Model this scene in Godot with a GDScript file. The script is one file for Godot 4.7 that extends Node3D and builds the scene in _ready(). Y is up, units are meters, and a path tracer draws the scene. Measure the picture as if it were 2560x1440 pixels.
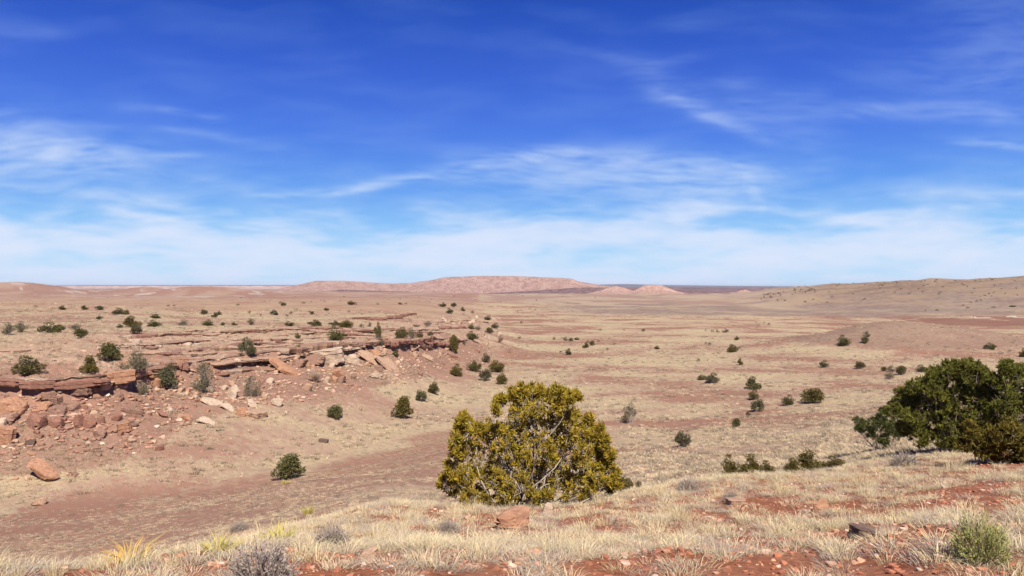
extends Node3D
# A high desert valley: grassy knoll with junipers, sandstone ledges, plain, mesas.
# Numbers given as (px, py) are directions read off the photograph (2560 x 1440);
# depth always comes from the terrain that the thing stands on.

const F := 2000.0
const CX := 1280.0
const CY := 720.0
const NC := 321          # azimuth columns of the terrain table
const NK := 2400          # depth steps of the terrain table
const LMAX := 10.7       # ln of the farthest depth

var rng := RandomNumberGenerator.new()
var tab := PackedFloat32Array()
var toe_d := PackedFloat32Array()
var rim_d := PackedFloat32Array()
var crest_d := PackedFloat32Array()
var nz := FastNoiseLite.new()
var nz2 := FastNoiseLite.new()
var nz3 := FastNoiseLite.new()
var used := {}
var M := {}
var slabs: Array = []
var boulders: Array = []
var shr := {}

# mounds: px, depth, height, half width across, half width along
var mounds := [
	[2235.0, 222.0, 6.4, 21.0, 22.0], [2420.0, 232.0, 3.2, 17.0, 18.0],
	[60.0, 255.0, 2.0, 26.0, 14.0], [300.0, 235.0, 1.3, 14.0, 10.0], [600.0, 262.0, 1.8, 18.0, 14.0], [880.0, 275.0, 1.5, 20.0, 12.0],
	[90.0, 1500.0, 22.0, 85.0, 120.0], [-120.0, 1450.0, 20.0, 90.0, 120.0], [480.0, 1350.0, 15.0, 80.0, 90.0], [360.0, 1700.0, 17.0, 60.0, 90.0], [590.0, 1300.0, 9.0, 70.0, 80.0],
	[1170.0, 1500.0, 8.0, 80.0, 90.0], [1240.0, 700.0, 2.6, 30.0, 40.0], [2010.0, 900.0, 8.0, 38.0, 60.0], [2160.0, 900.0, 4.0, 40.0, 60.0], [2320.0, 1180.0, 9.0, 42.0, 60.0],
]

# knots of the land along each picture column: depth, row. The same knots mean the same feature:
# 0-2 knoll, 3 behind its crest, 4-5 its far slope, 6 foot of the ridge, 7-9 talus, 10 rim, 11-13 ridge top, 14-16 hills, then the far plain
var columns := [
	[-720.0, [4.6,1462], [6.5,1480], [10,1510], [20,1490], [30,1440], [45,1350], [57,1285], [64,1180], [69,1085], [73.0,1005], [73.5,953], [90,905], [110,855], [130,832], [175,805], [235,772], [310,777], [450,760], [700,750], [1200,742], [2500,731], [6000,724], [40000,718]],
	[0.0, [4.6,1452], [6,1462], [9,1490], [20,1465], [30,1418], [45,1332], [58,1262], [65,1150], [70,1065], [74.2,1002], [74.7,951], [88,902], [108,852], [125,830], [170,802], [235,770], [300,777], [450,760], [700,750], [1200,742], [2500,731], [6000,724], [40000,718]],
	[250.0, [4.8,1446], [6.5,1425], [10,1440], [20,1430], [30,1390], [45,1312], [60,1252], [67,1150], [73,1060], [77.9,990], [78.4,946], [92,892], [112,846], [130,828], [172,800], [238,773], [300,780], [450,760], [700,750], [1200,742], [2500,731], [6000,724], [40000,718]],
	[500.0, [5,1440], [7.6,1378], [11,1386], [22,1360], [32,1325], [48,1268], [63,1222], [72,1120], [82,1026], [93.5,930], [95,902], [108,872], [125,846], [148,824], [190,802], [242,778], [300,782], [450,759], [700,750], [1200,742], [2500,731], [6000,725], [40000,718]],
	[750.0, [5,1440], [8.5,1335], [12,1320], [24,1298], [35,1262], [52,1208], [70,1170], [83,1068], [96,972], [109.5,900], [111,874], [125,856], [145,836], [170,818], [205,800], [250,776], [320,779], [450,758], [700,750], [1200,741], [2500,732], [6000,726], [40000,718]],
	[1000.0, [5,1440], [9,1332], [13,1262], [19,1265], [30,1232], [45,1197], [84,1098], [96,1040], [112,962], [133.5,876], [135,852], [152,836], [176,820], [215,799], [245,784], [275,774], [330,776], [460,762], [700,751], [1200,743], [2500,735], [6000,728], [40000,718]],
	[1130.0, [5,1440], [9,1335], [13.7,1272], [19,1272], [30,1237], [55,1168], [92,1060], [108,1010], [135,940], [163,870], [170,846], [190,830], [215,816], [245,800], [285,787], [320,783], [370,783], [480,773], [700,759], [1200,747], [2500,737], [6000,730], [40000,718]],
	[1250.0, [5,1440], [9,1338], [14,1273], [19,1272], [30,1236], [60,1155], [95,1050], [125,973], [150,931], [182,888], [193,866], [215,849], [240,838], [270,827], [310,818], [340,812], [390,800], [480,784], [720,764], [1200,750], [2500,738], [6000,732], [40000,718]],
	[1330.0, [5,1440], [9,1338], [14.2,1270], [19,1268], [30,1234], [60,1150], [95,1047], [125,973], [150,931], [172,904], [180,896], [200,878], [230,858], [270,837], [310,822], [340,813], [390,801], [480,786], [720,764], [1200,750], [2500,738], [6000,732], [40000,718]],
	[1600.0, [5,1440], [9,1335], [15,1232], [20,1240], [33,1208], [60,1142], [95,1048], [125,973], [150,931], [172,904], [180,896], [200,878], [230,858], [270,837], [310,822], [340,813], [390,801], [480,788], [720,767], [1200,751], [2500,738], [6000,732], [40000,718]],
	[1800.0, [5,1440], [9,1325], [17,1198], [23,1205], [35,1178], [60,1122], [95,1042], [125,973], [150,931], [172,904], [180,896], [200,878], [230,858], [270,837], [310,822], [340,813], [390,801], [480,789], [720,769], [1200,752], [2500,738], [6000,732], [40000,718]],
	[2000.0, [5,1440], [9,1312], [18,1183], [24,1188], [38,1140], [62,1090], [95,1028], [125,967], [150,929], [172,903], [180,896], [200,878], [230,858], [270,837], [310,822], [340,813], [390,803], [480,792], [720,772], [1200,741], [2000,716], [6000,735], [40000,718]],
	[2200.0, [4.8,1440], [9,1292], [19,1160], [25,1140], [38,1103], [64,1058], [95,1012], [125,962], [150,928], [172,903], [180,896], [200,878], [230,858], [270,838], [310,824], [340,815], [390,804], [470,790], [640,769], [1000,739], [1500,706], [6000,735], [40000,718]],
	[2400.0, [4.6,1440], [9,1268], [19,1138], [27,1105], [38,1078], [64,1037], [95,992], [125,955], [150,926], [172,903], [180,896], [200,878], [230,858], [270,838], [310,824], [340,815], [390,802], [470,788], [600,763], [850,728], [1250,697], [6000,735], [40000,718]],
	[2600.0, [4.5,1440], [9,1258], [19,1122], [28,1085], [38,1060], [64,1020], [95,980], [125,950], [150,924], [172,903], [180,896], [200,878], [230,858], [270,838], [310,824], [340,815], [390,802], [460,787], [560,762], [780,722], [1100,686], [6000,735], [40000,718]],
	[3280.0, [4.5,1440], [9,1250], [19,1110], [28,1075], [38,1050], [64,1010], [95,970], [125,945], [150,922], [172,903], [180,896], [200,878], [230,858], [270,838], [310,824], [340,815], [390,800], [450,782], [540,752], [720,705], [1000,665], [6000,735], [40000,718]],
]


func pchip(xs: PackedFloat32Array, ys: PackedFloat32Array) -> PackedFloat32Array:
	var n := xs.size()
	var m := PackedFloat32Array()
	m.resize(n)
	var dl := PackedFloat32Array()
	dl.resize(n - 1)
	for i in n - 1:
		dl[i] = (ys[i + 1] - ys[i]) / (xs[i + 1] - xs[i])
	m[0] = dl[0]
	m[n - 1] = dl[n - 2]
	for i in range(1, n - 1):
		if dl[i - 1] * dl[i] <= 0.0:
			m[i] = 0.0
		else:
			m[i] = 2.0 * dl[i - 1] * dl[i] / (dl[i - 1] + dl[i])
	return m


func hermite(xs: PackedFloat32Array, ys: PackedFloat32Array, m: PackedFloat32Array, i: int, x: float) -> float:
	var h := xs[i + 1] - xs[i]
	var t := (x - xs[i]) / h
	var t2 := t * t
	var t3 := t2 * t
	return (2 * t3 - 3 * t2 + 1) * ys[i] + (t3 - 2 * t2 + t) * h * m[i] + (-2 * t3 + 3 * t2) * ys[i + 1] + (t3 - t2) * h * m[i + 1]


func build_table() -> void:
	var nk: int = columns[0].size() - 1
	var cu := PackedFloat32Array()
	for c in columns:
		cu.append(c[0])
	# knots across the columns
	var kd: Array = []
	var ky: Array = []
	for k in nk:
		var a := PackedFloat32Array()
		var b := PackedFloat32Array()
		for c in columns:
			a.append(log(float(c[k + 1][0])))
			b.append(float(c[k + 1][1]))
		kd.append([a, pchip(cu, a)])
		ky.append([b, pchip(cu, b)])
	tab.resize(NC * NK)
	toe_d.resize(NC)
	rim_d.resize(NC)
	crest_d.resize(NC)
	var seg := 0
	for c in NC:
		var px := CX + F * (float(c) / (NC - 1) * 2.0 - 1.0)
		while seg < columns.size() - 2 and px > cu[seg + 1]:
			seg += 1
		var xs := PackedFloat32Array()
		var ys := PackedFloat32Array()
		# under the camera: rows of a level knoll
		for d in [1.0, 2.0, 3.2]:
			xs.append(log(d))
			ys.append(-1.62 - 0.02 * d)
		for k in nk:
			var ld := hermite(cu, kd[k][0], kd[k][1], seg, px)
			var y := hermite(cu, ky[k][0], ky[k][1], seg, px)
			xs.append(ld)
			ys.append(-(y - CY) / F * exp(ld))
			if k == 6:
				toe_d[c] = exp(ld)
			elif k == 10:
				rim_d[c] = exp(ld)
			elif k == 2:
				crest_d[c] = exp(ld)
		# interpolate height over depth: slope angle (height / depth) keeps far spans straight
		var m := pchip(xs, ys)
		var i := 0
		for k in NK:
			var ld := float(k) / (NK - 1) * LMAX
			while i < xs.size() - 2 and ld > xs[i + 1]:
				i += 1
			if ld > xs[xs.size() - 1]:
				tab[c * NK + k] = ys[ys.size() - 1]
			elif ld > 6.1:
				# far: linear in depth
				var d := exp(ld)
				var d0 := exp(xs[i])
				var d1 := exp(xs[i + 1])
				tab[c * NK + k] = lerpf(ys[i], ys[i + 1], (d - d0) / (d1 - d0))
			else:
				tab[c * NK + k] = hermite(xs, ys, m, i, ld)


func col_of(x: float, z: float) -> Vector2:
	# (column of the table, depth)
	var r := sqrt(x * x + z * z)
	var u := 0.0
	if -z > absf(x):
		u = x / -z
	else:
		u = 1.0 if x >= 0 else -1.0
		if z > 0:
			u = clampf(x / maxf(z, 0.001), -1.0, 1.0)
	var d := r / sqrt(1.0 + u * u)
	return Vector2((u + 1.0) * 0.5 * (NC - 1), d)


func height(x: float, z: float) -> float:
	var cd := col_of(x, z)
	var d := maxf(cd.y, 1.0)
	var fk := minf(log(d) / LMAX * (NK - 1), NK - 1.001)
	var fc := clampf(cd.x, 0.0, NC - 1.001)
	var c := int(fc)
	var k := int(fk)
	fc -= c
	fk -= k
	var i := c * NK + k
	var h: float = lerpf(lerpf(tab[i], tab[i + 1], fk), lerpf(tab[i + NK], tab[i + NK + 1], fk), fc)
	if d > 70.0 and d < 300.0 and c > 36 and c < 154:
		# rock terraces on the ridge top
		var rim := lerpf(rim_d[c], rim_d[mini(c + 1, NC - 1)], fc)
		if d > rim * 0.97 and d < rim * 1.6:
			var tw := smoothstep(rim * 0.98, rim * 1.04, d) * (1.0 - smoothstep(rim * 1.3, rim * 1.6, d)) * smoothstep(36.0, 60.0, c + fc) * (1.0 - smoothstep(138.0, 154.0, c + fc))
			var tq := h / 0.5 + nz2.get_noise_2d(x * 1.2 + 20.0, z * 1.2) * 2.2
			var tf := tq - floorf(tq)
			h += (smoothstep(0.66, 0.98, tf) - tf) * 0.5 * tw
	if d > 120.0:
		for m in mound_at:
			var dx: float = (x - m[0]) / m[3]
			if dx > 2.6 or dx < -2.6:
				continue
			var dz: float = (z - m[1]) / m[4]
			var q := dx * dx + dz * dz
			if q < 7.0:
				h += m[2] * exp(-q)
	h += nz.get_noise_2d(x * 1.3, z * 1.3) * 0.05
	if d > 20.0:
		h += nz2.get_noise_2d(x, z) * minf(0.28, (d - 20.0) * 0.004)
	if d > 150.0:
		h += nz2.get_noise_2d(x * 0.16 + 70.0, z * 0.16) * minf(1.2, (d - 150.0) * 0.005)
	if d > 600.0:
		h += nz2.get_noise_2d(x * 0.03 - 40.0, z * 0.03) * minf(9.0, (d - 600.0) * 0.006)
	return h


var mound_at: Array = []


func at(x: float, z: float) -> Vector3:
	return Vector3(x, height(x, z), z)


func spot(px: float, py: float, dmin := 3.0) -> Vector3:
	# where the sight line through (px, py) meets the land, beyond dmin
	var u := (px - CX) / F
	var s := -(py - CY) / F
	var d := dmin
	var last := dmin
	while d < 30000.0:
		if height(u * d, -d) >= s * d:
			var lo := last
			var hi := d
			for i in 12:
				var mid := (lo + hi) * 0.5
				if height(u * mid, -mid) >= s * mid:
					hi = mid
				else:
					lo = mid
			return at(u * hi, -hi)
		last = d
		d *= 1.006
	return at(u * 900.0, -900.0)


func lin(r: float, g: float, b: float) -> Color:
	return Color(r, g, b)


func jit(c: Color, a: float) -> Color:
	var k := 1.0 + rng.randf_range(-a, a)
	return Color(c.r * k * (1.0 + rng.randf_range(-a, a) * 0.3), c.g * k, c.b * k * (1.0 + rng.randf_range(-a, a) * 0.3))


func mat(called: String, c: Color, rough := 0.95, vertex := false) -> StandardMaterial3D:
	var m := StandardMaterial3D.new()
	m.resource_name = called
	m.albedo_color = c.linear_to_srgb()
	m.roughness = rough
	m.metallic_specular = 0.25
	m.vertex_color_use_as_albedo = vertex
	m.cull_mode = BaseMaterial3D.CULL_DISABLED
	M[called] = m
	return m


func noise_tex(freq: float, lo: float, hi: float, sd: int, octaves := 5, size := 512) -> NoiseTexture2D:
	var n := FastNoiseLite.new()
	n.seed = sd
	n.noise_type = FastNoiseLite.TYPE_SIMPLEX
	n.frequency = freq
	n.fractal_octaves = octaves
	var t := NoiseTexture2D.new()
	t.width = size
	t.height = size
	t.seamless = true
	t.noise = n
	var g := Gradient.new()
	g.set_color(0, Color(lo, lo, lo))
	g.set_color(1, Color(hi, hi, hi))
	t.color_ramp = g
	return t


func numbered(called: String) -> String:
	var n: int = used.get(called, 0)
	used[called] = n + 1
	return called if n == 0 else "%s_%03d" % [called, n]


func thing(called: String, label: String, category: String, where: Vector3, group := "") -> Node3D:
	var o := Node3D.new()
	o.name = numbered(called)
	add_child(o)
	o.position = where
	o.set_meta("label", label)
	o.set_meta("category", category)
	o.set_meta("kind", "thing")
	if group:
		o.set_meta("group", group)
	return o


func part(called: String, mesh: Mesh, m: Material, parent: Node3D, t := Transform3D()) -> MeshInstance3D:
	var o := MeshInstance3D.new()
	o.name = called
	o.mesh = mesh
	o.material_override = m
	o.transform = t
	parent.add_child(o, true)
	return o


func solo(called: String, mesh: Mesh, m: Material, label: String, category: String, t: Transform3D, group := "") -> MeshInstance3D:
	var o := MeshInstance3D.new()
	o.name = numbered(called)
	o.mesh = mesh
	o.material_override = m
	add_child(o)
	o.transform = t
	o.set_meta("label", label)
	o.set_meta("category", category)
	o.set_meta("kind", "thing")
	if group:
		o.set_meta("group", group)
	return o


func structure(called: String, mesh: Mesh, m: Material) -> MeshInstance3D:
	var o := MeshInstance3D.new()
	o.name = numbered(called)
	o.mesh = mesh
	o.material_override = m
	add_child(o)
	o.set_meta("kind", "structure")
	return o


func array_mesh(v: PackedVector3Array, c: PackedColorArray, idx := PackedInt32Array(), nrm := PackedVector3Array()) -> ArrayMesh:
	var a := []
	a.resize(Mesh.ARRAY_MAX)
	a[Mesh.ARRAY_VERTEX] = v
	if c.size():
		a[Mesh.ARRAY_COLOR] = c
	if idx.size():
		a[Mesh.ARRAY_INDEX] = idx
	if nrm.size():
		a[Mesh.ARRAY_NORMAL] = nrm
	var m := ArrayMesh.new()
	m.add_surface_from_arrays(Mesh.PRIMITIVE_TRIANGLES, a)
	return m


func rdir() -> Vector3:
	var y := rng.randf_range(-1.0, 1.0)
	var a := rng.randf() * TAU
	var s := sqrt(1.0 - y * y)
	return Vector3(cos(a) * s, y, sin(a) * s)


# ---------------------------------------------------------------- sky

func sky_image() -> Image:
	# one quarter of the sky, centred on the view, mirrored round the horizon; thin cirrus in streaks
	var w := 1024
	var h := 2048
	var half := h / 2
	var n1 := FastNoiseLite.new()
	n1.seed = 5
	n1.noise_type = FastNoiseLite.TYPE_SIMPLEX_SMOOTH
	n1.frequency = 1.0
	n1.fractal_octaves = 5
	var n2 := FastNoiseLite.new()
	n2.seed = 11
	n2.noise_type = FastNoiseLite.TYPE_SIMPLEX_SMOOTH
	n2.frequency = 1.0
	n2.fractal_octaves = 3
	# clear air by row of the photograph (sRGB)
	var rows := [-3000.0, -700.0, 0.0, 180.0, 340.0, 460.0, 560.0, 640.0, 722.0]
	var cols := [Color8(22, 52, 130), Color8(28, 62, 150), Color8(38, 80, 182), Color8(58, 100, 208), Color8(78, 126, 228), Color8(98, 155, 238), Color8(138, 192, 247), Color8(172, 216, 250), Color8(206, 230, 252)]
	# streaks: from, to, half thickness, strength, sag
	var st := [
		[640, 487, 900, 474, 10, 0.6, 4], [880, 474, 1140, 434, 13, 0.55, -8], [1080, 440, 1420, 392, 20, 0.30, -14], [1240, 394, 1930, 432, 26, 0.40, -12], [1200, 450, 1880, 452, 42, 0.40, 0], [1600, 470, 1900, 480, 34, 0.22, 0], [1870, 440, 1905, 520, 16, 0.30, 0],
		[-300, 330, 260, 372, 48, 0.45, 0], [-300, 390, 340, 392, 32, 0.5, 0], [-300, 420, 420, 440, 30, 0.20, 0], [-200, 470, 240, 476, 20, 0.32, 0], [180, 474, 520, 535, 13, 0.42, 0], [-300, 300, 120, 320, 50, 0.15, 0],
		[300, 268, 450, 275, 12, 0.15, 0], [410, 276, 550, 300, 9, 0.22, 0], [395, 322, 560, 345, 8, 0.20, 0], [540, 345, 780, 380, 12, 0.12, 0], [360, 385, 500, 388, 6, 0.16, 0], [460, 440, 620, 470, 12, 0.14, 0], [-100, 60, 160, 95, 16, 0.10, 0],
		[1380, 120, 1560, 142, 16, 0.09, 0], [1520, 132, 1680, 235, 40, 0.09, 0], [1600, 190, 1800, 280, 42, 0.15, 0], [1660, 240, 1920, 348, 20, 0.34, 0], [1840, 250, 2080, 390, 50, 0.12, 0], [1600, 170, 1760, 130, 16, 0.10, 0], [1660, 230, 1900, 190, 26, 0.09, 0], [1820, 265, 2050, 235, 20, 0.14, 0],
		[1900, 280, 2400, 270, 26, 0.12, 0], [2100, 275, 2600, 300, 18, 0.18, 0], [2400, 275, 2900, 300, 22, 0.22, 0], [2380, 352, 2560, 366, 8, 0.34, 0], [2470, 350, 2800, 375, 16, 0.26, 0], [2250, 480, 2800, 484, 12, 0.30, 0], [2050, 495, 2700, 505, 16, 0.18, 0], [2050, 530, 2300, 545, 12, 0.22, 0],
		[2150, 175, 2600, 180, 50, 0.11, 0], [2350, 90, 2900, 60, 110, 0.17, 0], [2350, 215, 2700, 215, 18, 0.12, 0], [1680, 60, 1990, 68, 16, 0.07, 0],
	]
	var quarter := PackedByteArray()
	quarter.resize(w * half * 3)
	for j in half:
		var el := (0.5 - (j + 0.5) / h) * PI
		for i in w:
			var az := ((i + 0.5) / w - 0.5) * PI * 0.5
			var ca := cos(az)
			var px := CX + F * tan(az)
			var py := CY - F * tan(minf(el, 1.25)) / ca
			var r := 1
			# the row is taken along the sphere so that the blue stays level
			var ry := CY - F * tan(minf(el, 1.25))
			while r < rows.size() - 1 and ry > rows[r]:
				r += 1
			var t := clampf((ry - rows[r - 1]) / (rows[r] - rows[r - 1]), 0.0, 1.0)
			var base: Color = cols[r - 1].lerp(cols[r], t)
			var k := 0.0
			if py > -260.0:
				var bend := n2.get_noise_2d(px * 0.0016, py * 0.003 + 9.0) * 30.0
				var fine := n1.get_noise_2d(px * 0.0045, (py + bend * 0.6) * 0.028)
				var wisp := n1.get_noise_2d(px * 0.0022 + 31.0, (py + bend) * 0.011)
				var hair := n1.get_noise_2d(px * 0.009 + py * 0.006 + 70.0, (py + bend * 0.9) * 0.075 - px * 0.004)
				fine += hair * 0.55
				for q in st:
					if py < minf(q[1], q[3]) - q[4] * 4 - 30 or py > maxf(q[1], q[3]) + q[4] * 4 + 30 or px < q[0] - 160 or px > q[2] + 160:
						continue
					var s: float = (px - q[0]) / float(q[2] - q[0])
					if s < -0.35 or s > 1.35:
						continue
					var sc := clampf(s, 0.0, 1.0)
					var yy: float = lerpf(q[1], q[3], sc) + q[6] * 4.0 * sc * (1.0 - sc) + bend * 0.25
					var dy: float = (py - yy) / q[4]
					if q[2] - q[0] < 60:
						# a near vertical hook
						var sv := clampf((py - q[1]) / float(q[3] - q[1]), -0.3, 1.3)
						dy = (px - lerpf(q[0], q[2], clampf(sv, 0, 1))) / q[4]
						s = sv
					var e := smoothstep(-0.3, 0.25, s) * (1.0 - smoothstep(0.75, 1.3, s))
					var soft := exp(-dy * dy * (1.0 if dy > 0.0 else 0.7))
					k += q[5] * 0.88 * e * soft * clampf(0.85 + fine * 0.75 + wisp * 0.5, 0.1, 1.6)
				# veil low over the horizon
				var low := smoothstep(505.0, 610.0, py + bend * 0.5 + wisp * 70.0)
				k += low * clampf(0.85 + fine * 0.5 + wisp * 1.0, 0.08, 1.4) * (1.0 - 0.2 * smoothstep(640.0, 720.0, py))
				k += smoothstep(330.0, 560.0, py) * clampf(0.10 + wisp * 0.25 + fine * 0.10, 0.0, 0.3)
				k += clampf(wisp * 0.10 + 0.02, 0.0, 0.08)
			var white := Color8(227, 233, 252)
			var c := base.lerp(white, 1.0 - exp(-k * 1.05))
			var o := (j * w + i) * 3
			var dith := rng.randf() - 0.5
			quarter[o] = clampi(int(c.r * 255.0 + 0.5 + dith), 0, 255)
			quarter[o + 1] = clampi(int(c.g * 255.0 + 0.5 + dith), 0, 255)
			quarter[o + 2] = clampi(int(c.b * 255.0 + 0.5 + dith), 0, 255)
	var q := Image.create_from_data(w, half, false, Image.FORMAT_RGB8, quarter)
	var mir: Image = q.duplicate()
	mir.flip_x()
	var img := Image.create(w * 4, h, false, Image.FORMAT_RGB8)
	img.fill(Color8(176, 150, 130))
	var whole := Rect2i(0, 0, w, half)
	# the view's centre is the middle of the panorama
	img.blit_rect(q, whole, Vector2i(w * 3 / 2, 0))
	img.blit_rect(mir, whole, Vector2i(w / 2, 0))
	img.blit_rect(mir, whole, Vector2i(w * 5 / 2, 0))
	img.blit_rect(q, Rect2i(w / 2, 0, w / 2, half), Vector2i(0, 0))
	img.blit_rect(q, Rect2i(0, 0, w / 2, half), Vector2i(w * 7 / 2, 0))
	return img


# ---------------------------------------------------------------- land

func ground_color(x: float, z: float, cd: Vector2) -> Color:
	var d := cd.y
	var px := CX + F * (cd.x / (NC - 1) * 2.0 - 1.0)
	var c := clampi(int(cd.x), 0, NC - 1)
	var toe := toe_d[c]
	var rim := rim_d[c]
	var big := nz2.get_noise_2d(x * 0.26 + 400.0, z * 0.4)
	var mid := nz2.get_noise_2d(x * 1.1, z * 1.5 + 300.0)
	var fine := nz3.get_noise_2d(x * 1.6, z * 1.6)
	var speck := nz3.get_noise_2d(x * 5.0 + 50.0, z * 5.0)
	var straw := Color(0.505, 0.41, 0.262)
	var tan_ := Color(0.405, 0.275, 0.205)
	var red := Color(0.315, 0.165, 0.12)
	var grey := Color(0.28, 0.225, 0.170)
	var near := Color(0.30, 0.115, 0.066)
	var out: Color
	if d < 30.0:
		var knoll := near.lerp(Color(0.37, 0.19, 0.12), clampf(0.35 + fine * 0.8 + speck * 0.3, 0.0, 1.0))
		out = knoll
	else:
		out = tan_
	# how grassy, how red
	var grass := smoothstep(-0.35, 0.45, big * 0.9 + mid * 0.5 + fine * 0.45 + speck * 0.4)
	var redness := smoothstep(0.12, 0.42, -big * 1.15 - mid * 0.45 - fine * 0.35 - speck * 0.25) * 0.9
	var ridge := 0.0
	if px < 1300.0:
		ridge = smoothstep(toe * 0.92, toe * 1.1, d) * (1.0 - smoothstep(1180.0, 1290.0, px)) * (1.0 - smoothstep(260.0, 380.0, d))
	grass -= ridge * 0.16
	if d > 14.0:
		var land := tan_.lerp(straw, clampf(grass, 0.0, 1.0))
		land = land.lerp(red, clampf(redness * (1.0 - ridge * 0.35), 0.0, 0.85))
		land = land.lerp(grey, clampf(speck * 1.3 - 0.12, 0.0, 0.7) * (1.0 - smoothstep(250.0, 500.0, d)))
		# bare red slope on the near side of the gully
		if d < toe * 1.02 and px < 1250.0:
			var band := smoothstep(toe * 0.40, toe * 0.52, d + fine * 3.0 + mid * 4.0) * (1.0 - smoothstep(toe * 0.94, toe * 1.0, d + mid * 6.0))
			land = land.lerp(red.lerp(tan_, 0.2), band * clampf(0.8 - speck * 0.9 - fine * 0.4, 0.0, 0.95))
		out = out.lerp(land, smoothstep(15.0, 26.0, d + fine * 5.0))
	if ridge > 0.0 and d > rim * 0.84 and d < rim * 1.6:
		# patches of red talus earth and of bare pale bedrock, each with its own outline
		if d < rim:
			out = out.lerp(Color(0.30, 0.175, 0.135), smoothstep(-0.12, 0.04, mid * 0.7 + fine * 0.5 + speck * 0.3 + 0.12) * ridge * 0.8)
		else:
			out = out.lerp(Color(0.47, 0.315, 0.235), smoothstep(0.0, 0.14, mid * 0.9 + fine * 0.4 - 0.02 + smoothstep(180.0, 330.0, px) * 0.1) * ridge * 0.85)
	if d > 240.0 and px < 1300.0:
		# smooth brown hills behind the ridge
		var f := smoothstep(190.0, 260.0, d) * (1.0 - smoothstep(1050.0, 1300.0, px))
		out = out.lerp(Color(0.36, 0.225, 0.165).lerp(Color(0.43, 0.31, 0.215), clampf(0.45 + mid * 0.8 + big * 0.6, 0.0, 1.0)), f * 0.75)
	if d > 150.0 and d < 300.0 and px > 1800.0:
		# the round hill: browner, thinner grass
		var hm := 0.0
		for i in 2:
			var m: Array = mound_at[i]
			var q := pow((x - m[0]) / m[3], 2.0) + pow((z - m[1]) / m[4], 2.0)
			hm += m[2] * exp(-q)
		out = out.lerp(Color(0.27, 0.18, 0.14).lerp(Color(0.32, 0.225, 0.17), clampf(0.5 + fine * 0.7 + mid * 0.4, 0.0, 1.0)), smoothstep(0.5, 1.6, hm + mid * 0.8) * 0.85)
	if d > 300.0:
		var far := nz2.get_noise_2d(x * 0.05 + 90.0, z * 0.03)
		var fmid := nz2.get_noise_2d(x * 0.16, z * 0.1 + 77.0)
		if px > 1300.0:
			# grey scrub flat, and red bottom land beyond the round hill
			var edge := 430.0 + fmid * 60.0
			var sage := smoothstep(edge, edge + 70.0, d) * (1.0 - smoothstep(880.0, 1250.0, d + fmid * 200.0)) * smoothstep(1330.0, 1520.0, px + far * 90.0)
			out = out.lerp(Color(0.255, 0.195, 0.17).lerp(Color(0.36, 0.28, 0.215), clampf(0.4 + fmid * 1.2 + mid * 0.8, 0.0, 1.0)), sage * 0.8)
			var redf := smoothstep(320.0, 350.0, d) * (1.0 - smoothstep(430.0, 500.0, d + fmid * 60.0)) * smoothstep(1850.0, 2150.0, px + far * 200.0)
			out = out.lerp(Color(0.25, 0.13, 0.10), redf * smoothstep(-0.2, 0.12, mid * 0.6 + fmid + 0.05) * 0.9)
		var farc := Color(0.36, 0.24, 0.19).lerp(Color(0.44, 0.345, 0.25), smoothstep(-0.25, 0.3, far + fmid * 0.8))
		if px < 1200.0:
			farc = Color(0.34, 0.205, 0.16).lerp(Color(0.41, 0.29, 0.22), smoothstep(-0.3, 0.3, far + fmid * 0.8))
			# white clay outcrops
			var white := smoothstep(0.34, 0.42, nz2.get_noise_2d(x * 0.16 + 900.0, z * 0.16))
			if d > 1000.0 and px < 720.0:
				farc = farc.lerp(Color(0.52, 0.45, 0.40), white * 0.8)
		elif px > 1900.0:
			var olive := smoothstep(480.0, 750.0, d) * smoothstep(1850.0, 2100.0, px)
			farc = farc.lerp(Color(0.27, 0.19, 0.14).lerp(Color(0.36, 0.265, 0.185), smoothstep(-0.3, 0.3, fmid + mid * 0.5)), olive)
		out = out.lerp(farc, smoothstep(0.0, 0.2, (d - 720.0) / 900.0 + fmid * 0.6))
		# bare pale pans in the bottom land
		for p in pans:
			var ex: float = (x - p[0]) / p[2]
			var ez: float = (z - p[1]) / p[3]
			if ex * ex + ez * ez < 0.9 + fmid + mid * 1.2 + fine:
				out = Color(0.62, 0.55, 0.46)
	return out


var pans: Array = []


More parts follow.
